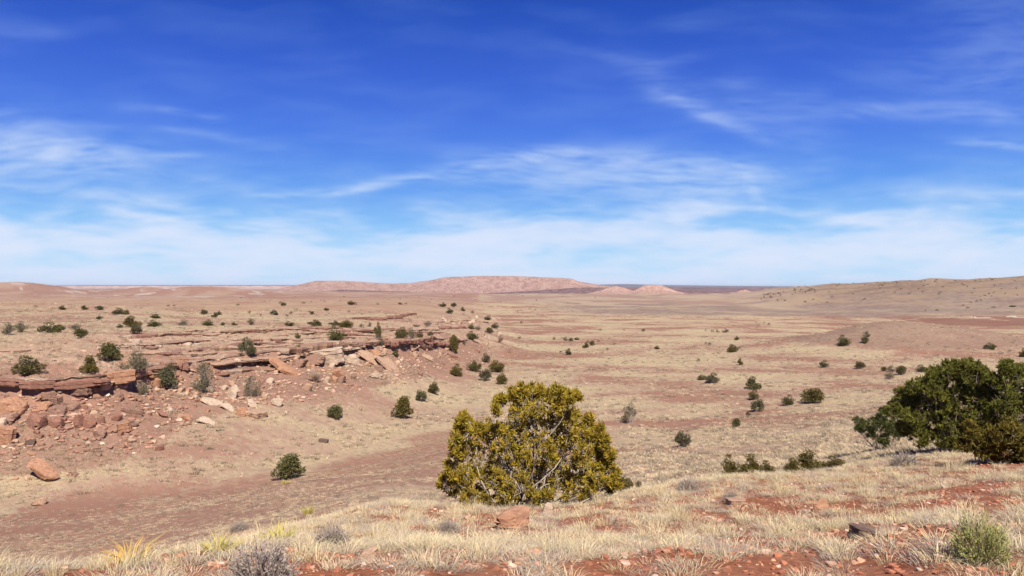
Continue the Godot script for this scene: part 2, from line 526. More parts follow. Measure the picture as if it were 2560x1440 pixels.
func build_ground() -> void:
	var us := PackedFloat32Array()     # angles round the camera
	var n_front := 760
	for i in n_front + 1:
		us.append(atan(lerpf(-0.80, 0.80, float(i) / n_front)))
	var back := 90
	var a0 := atan(0.80)
	for i in range(1, back):
		us.append(a0 + (TAU - 2.0 * a0) * float(i) / back)
	us.append(us[0] + TAU)
	var ds := PackedFloat32Array([0.0])
	for i in 110:
		ds.append(0.8 * pow(30.0 / 0.8, i / 110.0))
	for i in 470:
		ds.append(30.0 * pow(420.0 / 30.0, i / 470.0))
	for i in 191:
		ds.append(420.0 * pow(17000.0 / 420.0, i / 190.0))
	var nu := us.size()
	var nd := ds.size()
	var v := PackedVector3Array()
	var c := PackedColorArray()
	v.resize(nu * nd)
	c.resize(nu * nd)
	var k := 0
	for j in nd:
		for i in nu:
			var a := us[i]
			# in front the rows follow depth, behind they are rings
			var r := ds[j] / maxf(cos(a), 0.78) if absf(a) < PI * 0.5 else ds[j] / 0.78
			var x := sin(a) * r
			var z := -cos(a) * r
			v[k] = Vector3(x, height(x, z), z)
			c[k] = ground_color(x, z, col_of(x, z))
			k += 1
	var idx := PackedInt32Array()
	idx.resize((nu - 1) * (nd - 1) * 6)
	var q := 0
	for j in nd - 1:
		for i in nu - 1:
			var p := j * nu + i
			idx[q] = p
			idx[q + 1] = p + nu
			idx[q + 2] = p + 1
			idx[q + 3] = p + 1
			idx[q + 4] = p + nu
			idx[q + 5] = p + nu + 1
			q += 6
	var nr := PackedVector3Array()
	nr.resize(nu * nd)
	for j in nd:
		for i in nu:
			var i0 := i - 1 if i > 0 else nu - 2
			var i1 := i + 1 if i < nu - 1 else 1
			var du := v[j * nu + i1] - v[j * nu + i0]
			var dv := v[mini(j + 1, nd - 1) * nu + i] - v[maxi(j - 1, 0) * nu + i]
			var n := du.cross(dv)
			n = n.normalized() if n.length() > 1e-9 else Vector3.UP
			nr[j * nu + i] = n if n.y > 0 else -n
	structure("ground", array_mesh(v, c, idx, nr), M.ground)


func range_mesh(top: Array, ybase: float, d0: float, d1: float, d2: float, d3: float, nx: int, seed_: int, hard: float, scheme: String) -> ArrayMesh:
	# a flat topped range: skyline rows along picture columns at depth d1; d0 its foot, d2 the far rim, d3 the far foot
	rng.seed = seed_
	var ny := 46
	var v := PackedVector3Array()
	var c := PackedColorArray()
	var x0: float = top[0][0]
	var x1: float = top[top.size() - 1][0]
	var gully := FastNoiseLite.new()
	gully.seed = seed_
	gully.frequency = 1.0
	gully.fractal_octaves = 4
	var base_e := -(ybase - CY) / F * d0
	var scale := (d1 - d0)
	for i in nx:
		var px := lerpf(x0, x1, float(i) / (nx - 1))
		var s := 0
		while s < top.size() - 2 and px > top[s + 1][0]:
			s += 1
		var yt := lerpf(top[s][1], top[s + 1][1], clampf((px - top[s][0]) / (top[s + 1][0] - top[s][0]), 0.0, 1.0))
		var u := (px - CX) / F
		var e_top := -(yt - CY) / F * d1
		for j in ny:
			var t := float(j) / (ny - 1)
			var d: float
			var e: float
			var xx := u * d1
			var g := gully.get_noise_2d(xx / scale * 5.0, 3.0)
			var g2 := gully.get_noise_2d(xx / scale * 16.0, 8.0 + t * 2.0)
			if t < 0.62:
				var q := t / 0.62
				d = lerpf(d0 + g * scale * 0.35 * (1.0 - q), d1, q) + g2 * scale * 0.10 * (1.0 - q)
				var rise := pow(q, 1.25) * (1.0 - hard) + hard * smoothstep(0.80, 0.97, q)
				# spurs and gullies down the slope
				rise += (g * 0.18 + g2 * 0.13) * sin(q * PI) * (1.0 - q * 0.5)
				e = lerpf(base_e - 2.0, e_top, clampf(rise, -0.05, 1.0))
			elif t < 0.8:
				d = lerpf(d1, d2, (t - 0.62) / 0.18)
				e = e_top + gully.get_noise_2d(xx * 0.01, d * 0.01) * 1.5 - (t - 0.62) * 3.0
			else:
				var q := (t - 0.8) / 0.2
				d = lerpf(d2, d3, q)
				e = lerpf(e_top, base_e - 2.0, q)
			v.append(Vector3(u * d, e, -d))
			var n := gully.get_noise_2d(xx / scale * 9.0, t * 9.0)
			var nn := gully.get_noise_2d(xx / scale * 60.0, t * 40.0)
			var col: Color
			if scheme == "pink":
				col = Color(0.35, 0.235, 0.195).lerp(Color(0.28, 0.17, 0.143), smoothstep(-0.15, 0.15, n + nn * 0.4))
				col = col.lerp(Color(0.45, 0.31, 0.25), smoothstep(0.12, 0.3, nn) * 0.6)
				if nn < -0.36 or (t > 0.6 and t < 0.66 and nn < 0.1):
					col = Color(0.20, 0.155, 0.11)   # shrubs on the slope and along the rim
			elif scheme == "dark":
				col = Color(0.125, 0.08, 0.08).lerp(Color(0.20, 0.13, 0.118), smoothstep(-0.2, 0.2, n + nn * 0.7))
			elif scheme == "pale":
				col = Color(0.38, 0.25, 0.21).lerp(Color(0.46, 0.365, 0.32), smoothstep(-0.1, 0.2, n + nn * 0.4))
				if t > 0.56 and t < 0.72:
					col = Color(0.17, 0.115, 0.105)   # scrub on the rim
			else:
				col = Color(0.11, 0.095, 0.10).lerp(Color(0.16, 0.13, 0.125), clampf(0.4 + n, 0.0, 1.0))
			c.append(col)
	var idx := PackedInt32Array()
	for i in nx - 1:
		for j in ny - 1:
			var p := i * ny + j
			idx.append_array([p, p + 1, p + ny, p + ny, p + 1, p + ny + 1])
	var nr := PackedVector3Array()
	nr.resize(v.size())
	for i in nx:
		for j in ny:
			var a := v[mini(i + 1, nx - 1) * ny + j] - v[maxi(i - 1, 0) * ny + j]
			var b := v[i * ny + mini(j + 1, ny - 1)] - v[i * ny + maxi(j - 1, 0)]
			var n := a.cross(b)
			n = n.normalized() if n.length() > 1e-9 else Vector3.UP
			nr[i * ny + j] = n if n.y > 0 else -n
	return array_mesh(v, c, idx, nr)


func build_far() -> void:
	structure("plateau", range_mesh([[1380, 722], [1440, 713], [1560, 710], [1640, 712], [1780, 714], [1990, 716], [2400, 716], [3300, 717]], 724.0, 13000.0, 13600.0, 16000.0, 16600.0, 160, 31, 0.2, "blue"), M.rockland)
	structure("plateau", range_mesh([[-1200, 714], [-400, 713], [120, 714], [230, 713], [420, 713], [640, 713], [760, 713], [900, 716], [1000, 722]], 724.0, 7600.0, 8600.0, 11000.0, 12000.0, 300, 32, 0.35, "pale"), M.rockland)
	structure("plateau", range_mesh([[1300, 734], [1450, 722], [1600, 719], [1750, 718], [1900, 719], [2040, 719], [2300, 720], [3000, 720]], 735.0, 4900.0, 6400.0, 8500.0, 9000.0, 300, 33, 0.0, "dark"), M.rockland)
	structure("mesa", range_mesh([[640, 733], [700, 722], [745, 712], [790, 702], [860, 702], [935, 707], [985, 709], [1020, 708], [1070, 702], [1110, 693], [1190, 690], [1290, 690], [1400, 695], [1428, 696], [1445, 703], [1490, 711], [1550, 720], [1640, 730]], 737.0, 3350.0, 4000.0, 4500.0, 5000.0, 420, 34, 0.06, "pink"), M.rockland)
	structure("hill", range_mesh([[770, 736], [810, 728], [860, 724], [910, 726], [960, 728], [1020, 729], [1080, 733], [1110, 736]], 737.0, 3000.0, 3250.0, 3320.0, 3400.0, 160, 41, 0.0, "dark"), M.rockland)
	structure("hill", range_mesh([[1180, 736], [1260, 731], [1330, 727], [1400, 722], [1440, 719], [1500, 719], [1600, 720], [1700, 724], [1800, 730], [1850, 735]], 737.0, 3050.0, 3300.0, 3380.0, 3450.0, 200, 42, 0.0, "dark"), M.rockland)
	structure("butte", range_mesh([[1462, 735], [1500, 727], [1522, 718], [1540, 715], [1556, 718], [1580, 726], [1610, 735]], 737.0, 2900.0, 3000.0, 3040.0, 3140.0, 90, 35, 0.2, "pink"), M.rockland)
	structure("butte", range_mesh([[1560, 735], [1588, 725], [1604, 716], [1612, 713], [1654, 713], [1664, 717], [1690, 727], [1720, 735]], 737.0, 2850.0, 2960.0, 3010.0, 3120.0, 90, 36, 0.3, "pink"), M.rockland)
	structure("butte", range_mesh([[1835, 733], [1850, 726], [1862, 724], [1880, 729], [1900, 726], [1918, 721], [1930, 727], [1950, 733]], 735.0, 2500.0, 2570.0, 2590.0, 2660.0, 60, 37, 0.2, "pink"), M.rockland)


# ---------------------------------------------------------------- rocks

func make_boulder(seed_: int, sharp: int) -> ArrayMesh:
	# a block cut by random planes, its faces dented; unit size, base at y = 0
	rng.seed = seed_
	var planes: Array = []
	for i in sharp:
		planes.append([rdir(), rng.randf_range(0.30, 0.48)])
	for a in [Vector3.RIGHT, Vector3.LEFT, Vector3.FORWARD, Vector3.BACK, Vector3.UP, Vector3.DOWN]:
		planes.append([(a + rdir() * 0.28).normalized(), rng.randf_range(0.40, 0.5)])
	var n := FastNoiseLite.new()
	n.seed = seed_
	n.frequency = 2.2
	n.fractal_octaves = 3
	var rows := 12
	var segs := 20
	var ring: Array = []
	for j in rows + 1:
		var row := PackedVector3Array()
		for i in segs:
			var th := PI * j / rows
			var ph := TAU * (i + 0.5 * (j % 2)) / segs
			var dir := Vector3(sin(th) * cos(ph), cos(th), sin(th) * sin(ph))
			var r := 9.0
			for p in planes:
				var k: float = dir.dot(p[0])
				if k > 0.05:
					r = minf(r, p[1] / k)
			r *= 1.0 + n.get_noise_3dv(dir * 1.3) * 0.07
			row.append(dir * r)
		ring.append(row)
	var lo := 9.0
	var hi := -9.0
	for row in ring:
		for p in row:
			lo = minf(lo, p.y)
			hi = maxf(hi, p.y)
	var v := PackedVector3Array()
	var c := PackedColorArray()
	for j in rows:
		for i in segs:
			var i1 := (i + 1) % segs
			var a: Vector3 = ring[j][i]
			var b: Vector3 = ring[j][i1]
			var e: Vector3 = ring[j + 1][i]
			var g: Vector3 = ring[j + 1][i1]
			var tris := [a, b, e, b, g, e] if j % 2 else [a, g, e, a, b, g]
			var k := 1.0 + rng.randf_range(-0.03, 0.03)
			for p in tris:
				v.append(Vector3(p.x, (p.y - lo) / (hi - lo), p.z))
				c.append(Color(k, k, k))
	return array_mesh(v, c)


func make_slab(seed_: int, layers: int) -> ArrayMesh:
	# a bedded slab: unit length (x), unit depth (z), unit thickness with its top at y = 0; ragged edge, recessed bedding
	rng.seed = seed_
	var segs := 22
	var n := FastNoiseLite.new()
	n.seed = seed_
	n.frequency = 1.6
	n.fractal_octaves = 3
	var prof: Array = [[0.30, 0.01], [0.86, 0.0], [0.97, -0.05]]
	for l in layers:
		var y0 := -0.08 - 0.9 * float(l) / layers
		var y1 := -0.08 - 0.9 * float(l + 1) / layers
		var out := rng.randf_range(0.90, 1.02)
		prof.append([out, y0])
		prof.append([out + rng.randf_range(-0.03, 0.02), lerpf(y0, y1, 0.7)])
		prof.append([out - rng.randf_range(0.05, 0.14), y1])
	prof.append([0.55, -1.0])
	var edge := PackedFloat32Array()
	for i in segs:
		var a := TAU * i / segs
		var ca := cos(a)
		var sa := sin(a)
		var box := 0.5 / pow(pow(absf(ca), 5.0) + pow(absf(sa), 5.0), 0.2)
		edge.append(box * (0.9 + n.get_noise_2d(ca * 1.2, sa * 1.2) * 0.28 + rng.randf_range(-0.05, 0.05)))
	var rings: Array = []
	for q in prof.size():
		var row := PackedVector3Array()
		for i in segs:
			var a := TAU * i / segs
			var r: float = edge[i] * prof[q][0] * (1.0 + n.get_noise_3d(cos(a) * 2.0, sin(a) * 2.0, q * 0.9) * 0.10)
			row.append(Vector3(cos(a) * r, prof[q][1] + n.get_noise_3d(cos(a) * r * 2.0, q * 0.3, sin(a) * r * 2.0) * 0.10, sin(a) * r))
		rings.append(row)
	var v := PackedVector3Array()
	var c := PackedColorArray()
	var top := Vector3(0, 0.03, 0)
	var bot := Vector3(0, -1.0, 0)
	for i in segs:
		var i1 := (i + 1) % segs
		for p in [top, rings[0][i1], rings[0][i]]:
			v.append(p)
			c.append(Color.WHITE)
		for q in prof.size() - 1:
			var k := 1.0 + rng.randf_range(-0.06, 0.06)
			for p in [rings[q][i], rings[q][i1], rings[q + 1][i], rings[q][i1], rings[q + 1][i1], rings[q + 1][i]]:
				v.append(p)
				c.append(Color(k, k, k))
		for p in [bot, rings[-1][i], rings[-1][i1]]:
			v.append(p)
			c.append(Color.WHITE)
	return array_mesh(v, c)


func rock_mat(called: String, c: Color) -> void:
	var m := mat(called, c, 0.92, true)
	m.albedo_texture = M.rock_tex
	m.uv1_triplanar = true
	m.uv1_world_triplanar = true
	m.uv1_scale = Vector3(0.45, 1.3, 0.45)
	m.heightmap_enabled = false
	m.normal_enabled = true
	m.normal_texture = M.rock_nrm
	m.normal_scale = 0.8


func slope_basis(p: Vector3) -> Basis:
	var e := 0.6
	var n := Vector3(height(p.x - e, p.z) - height(p.x + e, p.z), 2.0 * e, height(p.x, p.z - e) - height(p.x, p.z + e)).normalized()
	var f := n.cross(Vector3.RIGHT).normalized()
	return Basis(n.cross(f) * -1.0, n, f).orthonormalized()


func rock(px: float, py: float, w: float, h: float, tone: String, label: String, flat := 0, roll := 0.0, group := "", dmin := 40.0) -> void:
	# py: the row of its foot; w, h: size in picture rows and columns
	var p := spot(px, py, dmin)
	var d := -p.z
	var sw := w / F * d
	var sh := h / F * d
	if flat == 0 and d > 40.0:
		sw *= 0.88
		sh *= 0.85
	rng.seed = int(px * 31.0 + py * 7.0)
	var turn := rng.randf() * TAU
	var sd := minf(sw * rng.randf_range(0.75, 1.1), sh * 2.6 + sw * 0.3)
	var b := Basis(Vector3.UP, rng.randf_range(-0.5, 0.5))
	if flat and absf(roll) > 0.3:
		var long := sqrt(sw * sw + sh * sh) * 0.95
		var thin := minf(sw, sh) * 0.42
		b = Basis(Vector3.FORWARD, roll) * Basis(Vector3.RIGHT, 0.25) * b * Basis.from_scale(Vector3(long, thin, minf(sd, long * 0.6)))
		solo("flat_rock", boulders[rng.randi() % boulders.size()], M[tone], label, "rock", Transform3D(b, p + Vector3(0, sh * 0.42 - thin * 0.6, 0)), group)
	elif flat:
		b = Basis(Vector3.FORWARD, roll) * b * Basis.from_scale(Vector3(sw, sh * 1.15, sd))
		solo("flat_rock", slabs[rng.randi() % slabs.size()], M[tone], label, "rock", Transform3D(b, p + Vector3(0, sh * 0.85, 0)), group)
	else:
		b = Basis(Vector3.FORWARD, roll) * b * Basis.from_scale(Vector3(sw * 1.0, sh * 1.35, sd))
		solo("boulder", boulders[rng.randi() % boulders.size()], M[tone], label, "rock", Transform3D(b, p + Vector3(0, -sh * 0.35, 0)), group)


func ledge(pts: Array, thick: float, over: float, layers: int, tone: String, label: String, seed_: int, long := 1.7, lift := 0.0, group := "") -> void:
	var w: Array = []
	for q in pts:
		w.append(spot(q[0], q[1], 58.0))
	rng.seed = seed_
	var root := thing("rock_ledge", label, "ledge", w[0], group)
	for i in w.size() - 1:
		var a: Vector3 = w[i]
		var b: Vector3 = w[i + 1]
		var run := a.distance_to(b)
		var s := 0.0
		while s < run:
			var len := rng.randf_range(0.4, 1.4) * long
			var p: Vector3 = a.lerp(b, (s + len * 0.5) / run)
			var dir: Vector3 = (b - a)
			dir.y = 0
			dir = dir.normalized()
			var side := Vector3(-dir.z, 0, dir.x)
			if side.z < 0:
				side = -side
			var tilt := rng.randf_range(-0.1, 0.1)
			var hop := rng.randf_range(-0.16, 0.12)
			for l in layers:
				var deep := rng.randf_range(1.6, 2.6)
				var o: float
				if l == 0:
					o = over * rng.randf_range(0.7, 1.5)
				else:
					o = -0.15 - over * rng.randf_range(0.1, 0.6) * (1.0 if l % 2 else -0.4)
				var th := thick * rng.randf_range(0.9, 1.7) * (1.0 if l == 0 else 1.35)
				var at_ := p + side * (o - deep * 0.5) + Vector3(0, lift + hop - l * thick * 1.05 + rng.randf_range(-0.08, 0.08), 0)
				var bas := Basis(Vector3.UP, atan2(-dir.z, dir.x) + rng.randf_range(-0.4, 0.4)) * Basis(Vector3.FORWARD, tilt) * Basis(Vector3.RIGHT, rng.randf_range(-0.03, 0.12)) * Basis.from_scale(Vector3(len * rng.randf_range(1.1, 1.45), th, deep * rng.randf_range(0.7, 1.1)))
				part("slab", slabs[rng.randi() % slabs.size()], M[tone], root, Transform3D(bas, at_ - w[0]))
			s += len


# ---------------------------------------------------------------- plants

func tube(v: PackedVector3Array, c: PackedColorArray, a: Vector3, b: Vector3, ra: float, rb: float, sides: int, col: Color) -> void:
	var d := (b - a)
	if d.length() < 1e-5:
		return
	d = d.normalized()
	var s := d.cross(Vector3.UP if absf(d.y) < 0.9 else Vector3.RIGHT).normalized()
	var t := d.cross(s)
	for i in sides:
		var a0 := TAU * i / sides
		var a1 := TAU * (i + 1) / sides
		var o0 := s * cos(a0) + t * sin(a0)
		var o1 := s * cos(a1) + t * sin(a1)
		for p in [a + o0 * ra, a + o1 * ra, b + o0 * rb, a + o1 * ra, b + o1 * rb, b + o0 * rb]:
			v.append(p)
			c.append(col)


func limb(v: PackedVector3Array, c: PackedColorArray, a: Vector3, b: Vector3, ra: float, rb: float, steps: int, wob: float, sides: int, col: Color) -> PackedVector3Array:
	var pts := PackedVector3Array([a])
	var last := a
	var sag := rdir() * wob * a.distance_to(b)
	for i in range(1, steps + 1):
		var t := float(i) / steps
		var p := a.lerp(b, t) + sag * sin(t * PI) + rdir() * wob * 0.25 * a.distance_to(b) * (1.0 - t)
		tube(v, c, last, p, lerpf(ra, rb, float(i - 1) / steps), lerpf(ra, rb, t), sides, jit(col, 0.15))
		pts.append(p)
		last = p
	return pts


func spray(v: PackedVector3Array, c: PackedColorArray, p: Vector3, out: Vector3, rad: float, count: int, llen: float, lw: float, col: Color) -> void:
	# a tuft of scale leaved twigs
	for i in count:
		var dir := (out * 0.75 + rdir()).normalized()
		var a := p + rdir() * rad * 0.45 * rng.randf()
		var l := llen * rng.randf_range(0.6, 1.3)
		var s := dir.cross(rdir()).normalized() * lw * rng.randf_range(0.7, 1.3)
		var m := a + dir * l * 0.55
		var tip := a + dir * l + Vector3(0, l * 0.12, 0)
		var cc := jit(col, 0.28)
		v.append(a)
		v.append(m + s)
		v.append(tip)
		v.append(a)
		v.append(tip)
		v.append(m - s + dir.cross(s) * 0.5)
		for k in 6:
			c.append(cc)


func big_juniper(called: String, label: String, foot: Vector3, per_px: float, base_px: Vector2, lobes: Array, leaf: Color, bark: Color, tufts: int, sprigs: int, twigs: int, deep: float, seed_: int) -> void:
	# lobes: column, row, radius in picture units relative to the foot, all at the foot's depth
	rng.seed = seed_
	var tv := PackedVector3Array()
	var tc := PackedColorArray()
	var lv := PackedVector3Array()
	var lc := PackedColorArray()
	var wv := PackedVector3Array()
	var wc := PackedColorArray()
	var root := thing(called, label, "tree", foot)
	var stems: Array = []
	var right := Vector3(-foot.z, 0, foot.x).normalized()
	var back := Vector3(foot.x, 0, foot.z).normalized()
	for i in 9:
		stems.append(right * rng.randf_range(-0.5, 0.5) + back * rng.randf_range(-0.4, 0.4) + Vector3(0, -0.12, 0))
	for q in lobes:
		var r: float = q[2] * per_px * 0.92
		var cpt: Vector3 = right * ((q[0] - base_px.x) * per_px * 0.95) + Vector3(0, (base_px.y - q[1]) * per_px, 0)
		for s in 2:
			var ctr := cpt + back * rng.randf_range(0.0, deep) * (0.45 + 0.55 * (1.0 - cpt.y * 0.25)) if s else cpt + back * rng.randf_range(-0.8, 0.0) * deep
			ctr.y = maxf(ctr.y, r * 0.5)
			var ends: Array = []
			if s or rng.randf() < 0.12:
				# a limb from a stem into the lobe
				var st: Vector3 = stems[rng.randi() % stems.size()]
				limb(tv, tc, st, ctr, 0.010 + rng.randf() * 0.014, 0.005, 7, 0.24, 5, bark)
			for k in twigs:
				var from := ctr + Vector3(rng.randf_range(-0.5, 0.5), rng.randf_range(-1.1, -0.3), rng.randf_range(-0.5, 0.5)) * r
				from.y = maxf(from.y, 0.02)
				var to := ctr + rdir() * r * rng.randf_range(0.4, 1.05)
				var l2 := limb(wv, wc, from, to, 0.006, 0.0028, 3, 0.18, 3, bark)
				ends.append(to)
				for e in 3:
					var b0: Vector3 = l2[rng.randi_range(1, 3)]
					tube(wv, wc, b0, b0 + (rdir() + Vector3(0, 0.4, 0)) * r * 0.4, 0.004, 0.0018, 3, jit(bark, 0.2))
			# foliage sits in ragged clumps with gaps between them
			var hubs: Array = []
			for k in 5:
				hubs.append(rdir())
			var dying := rng.randf() < 0.10
			for k in (tufts / 3 if dying else tufts):
				var o: Vector3 = (hubs[rng.randi() % 5] + rdir() * 0.75).normalized()
				var p: Vector3 = ctr + o * r * rng.randf_range(0.45, 1.0) * (1.25 if rng.randf() < 0.06 else 1.0)
				if k < ends.size():
					p = ends[k]
				if p.y < 0.06:
					continue
				var rad := 0.07 * rng.randf_range(0.55, 1.6)
				spray(lv, lc, p, (o + Vector3(0, 0.6, 0)).normalized(), rad, sprigs, rad * 0.95, rad * 0.12, jit(leaf, 0.22))
	part("trunk", array_mesh(tv, tc), M.bark, root)
	part("twigs", array_mesh(wv, wc), M.bark, root)
	part("crown", array_mesh(lv, lc), M.leaf, root)


func shrub_mesh(seed_: int, style: String, leaves: int) -> Array:
	# [crown, trunk] of a bush of unit width and height, foot at the origin
	rng.seed = seed_
	var lv := PackedVector3Array()
	var lc := PackedColorArray()
	var tv := PackedVector3Array()
	var tc := PackedColorArray()
	var grey := style == "grey"
	var dead := style == "dead"
	var lobes: Array = []
	var n := rng.randi_range(9, 14) if not grey else rng.randi_range(5, 9)
	var spread := rng.randf_range(0.26, 0.42)
	var low := rng.randf_range(0.12, 0.22)
	for i in n:
		var a := rng.randf() * TAU
		var rr := sqrt(rng.randf()) * spread
		var y := rng.randf_range(low, 0.80) * (1.0 - rr * 0.7)
		lobes.append([Vector3(cos(a) * rr, y, sin(a) * rr), rng.randf_range(0.13, 0.25)])
	lobes.append([Vector3(rng.randf_range(-0.15, 0.15), 0.78, 0.0), 0.19])
	lobes.append([Vector3(-0.32, rng.randf_range(0.2, 0.5), 0.05), rng.randf_range(0.14, 0.2)])
	lobes.append([Vector3(0.32, rng.randf_range(0.2, 0.5), -0.05), rng.randf_range(0.14, 0.2)])
	var leaf := Color(0.105, 0.10, 0.036)
	var wood := Color(0.20, 0.165, 0.13)
	if grey:
		leaf = Color(0.125, 0.115, 0.062)
		wood = Color(0.25, 0.215, 0.185)
	if dead:
		wood = Color(0.36, 0.27, 0.20)
	if style == "green" and seed_ % 3 == 0:
		leaf = Color(0.11, 0.105, 0.055)
	for q in lobes:
		var ctr: Vector3 = q[0]
		var r: float = q[1]
		var st := Vector3(rng.randf_range(-0.06, 0.06), -0.06, rng.randf_range(-0.06, 0.06))
		var line := limb(tv, tc, st, ctr + rdir() * r * 0.5, 0.02, 0.006, 4, 0.10, 4, wood)
		for k in (26 if dead else 14 if grey else 4):
			var from: Vector3 = line[rng.randi_range(1, 4)]
			tube(tv, tc, from, ctr + rdir() * r * rng.randf_range(0.6, 1.35) + Vector3(0, 0.03, 0), 0.006, 0.002, 3, jit(wood, 0.25))
		if dead:
			continue
		var per := leaves / lobes.size()
		for k in per:
			var o := rdir()
			var shell := rng.randf_range(0.5, 1.05)
			var p := ctr + o * r * shell
			if p.y < 0.02:
				continue
			var cc := jit(leaf, 0.3)
			var s := (0.030 if not grey else 0.020) * rng.randf_range(0.7, 1.5)
			var d1 := (o + rdir() + Vector3(0, 0.5, 0)).normalized() * s * 1.6
			var d2 := rdir() * s
			v_tri(lv, lc, p - d2, p + d2, p + d1, cc)
			v_tri(lv, lc, p, p + d1 * 0.8 + d2, p + d2.cross(d1).normalized() * s, cc)
	return [array_mesh(lv, lc) if lv.size() else null, array_mesh(tv, tc)]


func v_tri(v: PackedVector3Array, c: PackedColorArray, a: Vector3, b: Vector3, d: Vector3, col: Color) -> void:
	v.append(a)
	v.append(b)
	v.append(d)
	c.append(col)
	c.append(col)
	c.append(col)


func shrub(px: float, py: float, w: float, h: float, style: String, label: String, group := "", dmin := 40.0) -> void:
	var p := spot(px, py, dmin)
	var d := -p.z
	var called: String = {"green": "juniper_bush", "olive": "juniper_bush", "grey": "grey_shrub", "dead": "dead_shrub"}[style]
	rng.seed = int(px * 13.0 + py * 101.0)
	var small := w < 13.0
	var key: String = style if style != "olive" else "green"
	var set_: Array = shr[key + ("_far" if small and key != "dead" else "")]
	var pair: Array = set_[rng.randi() % set_.size()]
	var lm: Material = M.leaf_olive if style == "olive" else [M.leaf, M.leaf_olive, M.leaf, M.leaf_dusty][rng.randi() % 4]
	var sw := w / F * d * 1.08
	var sh := h / F * d * 1.08
	var t := Transform3D(Basis.from_scale(Vector3(sw, sh, sw)) * Basis(Vector3.UP, rng.randf() * TAU), p)
	if small and pair[0]:
		solo(called, pair[0], lm, label, "bush", t, group)
		return
	var root := thing(called, label, "bush", p, group)
	root.transform = t
	if pair[0]:
		part("crown", pair[0], lm, root)
	part("trunk", pair[1], M.bark, root)


func tuft_mesh(seed_: int, blades: int, rad: float, tall: float, lean: float, width: float, col: Color, seg2 := true) -> ArrayMesh:
	rng.seed = seed_
	var v := PackedVector3Array()
	var c := PackedColorArray()
	for i in blades:
		var a := rng.randf() * TAU
		var r := sqrt(rng.randf()) * rad
		var o := Vector3(cos(a) * r, -0.01, sin(a) * r)
		var out := Vector3(cos(a), 0, sin(a)) * (0.3 + r / rad) + Vector3(rng.randf_range(-1, 1), 0, rng.randf_range(-1, 1)) * 0.5
		var h := tall * rng.randf_range(0.45, 1.15)
		var s := Vector3(rng.randf_range(-1, 1), 0, rng.randf_range(-1, 1)).normalized() * width * rng.randf_range(0.7, 1.3)
		var m := o + Vector3(0, h * 0.6, 0) + out * lean * h * 0.35
		var t := o + Vector3(0, h * rng.randf_range(0.72, 1.0), 0) + out * lean * h
		var cc := jit(col, 0.2)
		if seg2:
			v_tri(v, c, o - s, o + s, m + s * 0.8, cc)
			v_tri(v, c, o - s, m + s * 0.8, m - s * 0.8, cc)
			v_tri(v, c, m - s * 0.8, m + s * 0.8, t, cc)
		else:
			v_tri(v, c, o - s, o + s, t, cc)
	return array_mesh(v, c)


func scatter(root: Node3D, called: String, mesh: Mesh, m: Material, places: Array, tints: Array) -> void:
	var mm := MultiMesh.new()
	mm.transform_format = MultiMesh.TRANSFORM_3D
	mm.use_colors = true
	mm.mesh = mesh
	mm.instance_count = places.size()
	for i in places.size():
		mm.set_instance_transform(i, places[i])
		mm.set_instance_color(i, tints[i])
	var o := MultiMeshInstance3D.new()
	o.name = called
	o.multimesh = mm
	o.material_override = m
	o.set_meta("kind", "stuff")
	root.add_child(o, true)


func stuff(called: String, label: String, category: String) -> Node3D:
	var o := Node3D.new()
	o.name = numbered(called)
	add_child(o)
	o.set_meta("label", label)
	o.set_meta("category", category)
	o.set_meta("kind", "stuff")
	return o


func hash01(i: int, j: int) -> float:
	var h := (i * 374761393 + j * 668265263) & 0x7fffffff
	h = ((h ^ (h >> 13)) * 1274126177) & 0x7fffffff
	return float((h ^ (h >> 16)) & 0xffff) / 65535.0


func resample(pts: Array, step: float) -> PackedVector3Array:
	var out := PackedVector3Array()
	for i in pts.size() - 1:
		var a: Vector3 = pts[i]
		var b: Vector3 = pts[i + 1]
		var n := maxi(1, int(a.distance_to(b) / step))
		for k in n:
			out.append(a.lerp(b, float(k) / n))
	out.append(pts[pts.size() - 1])
	return out


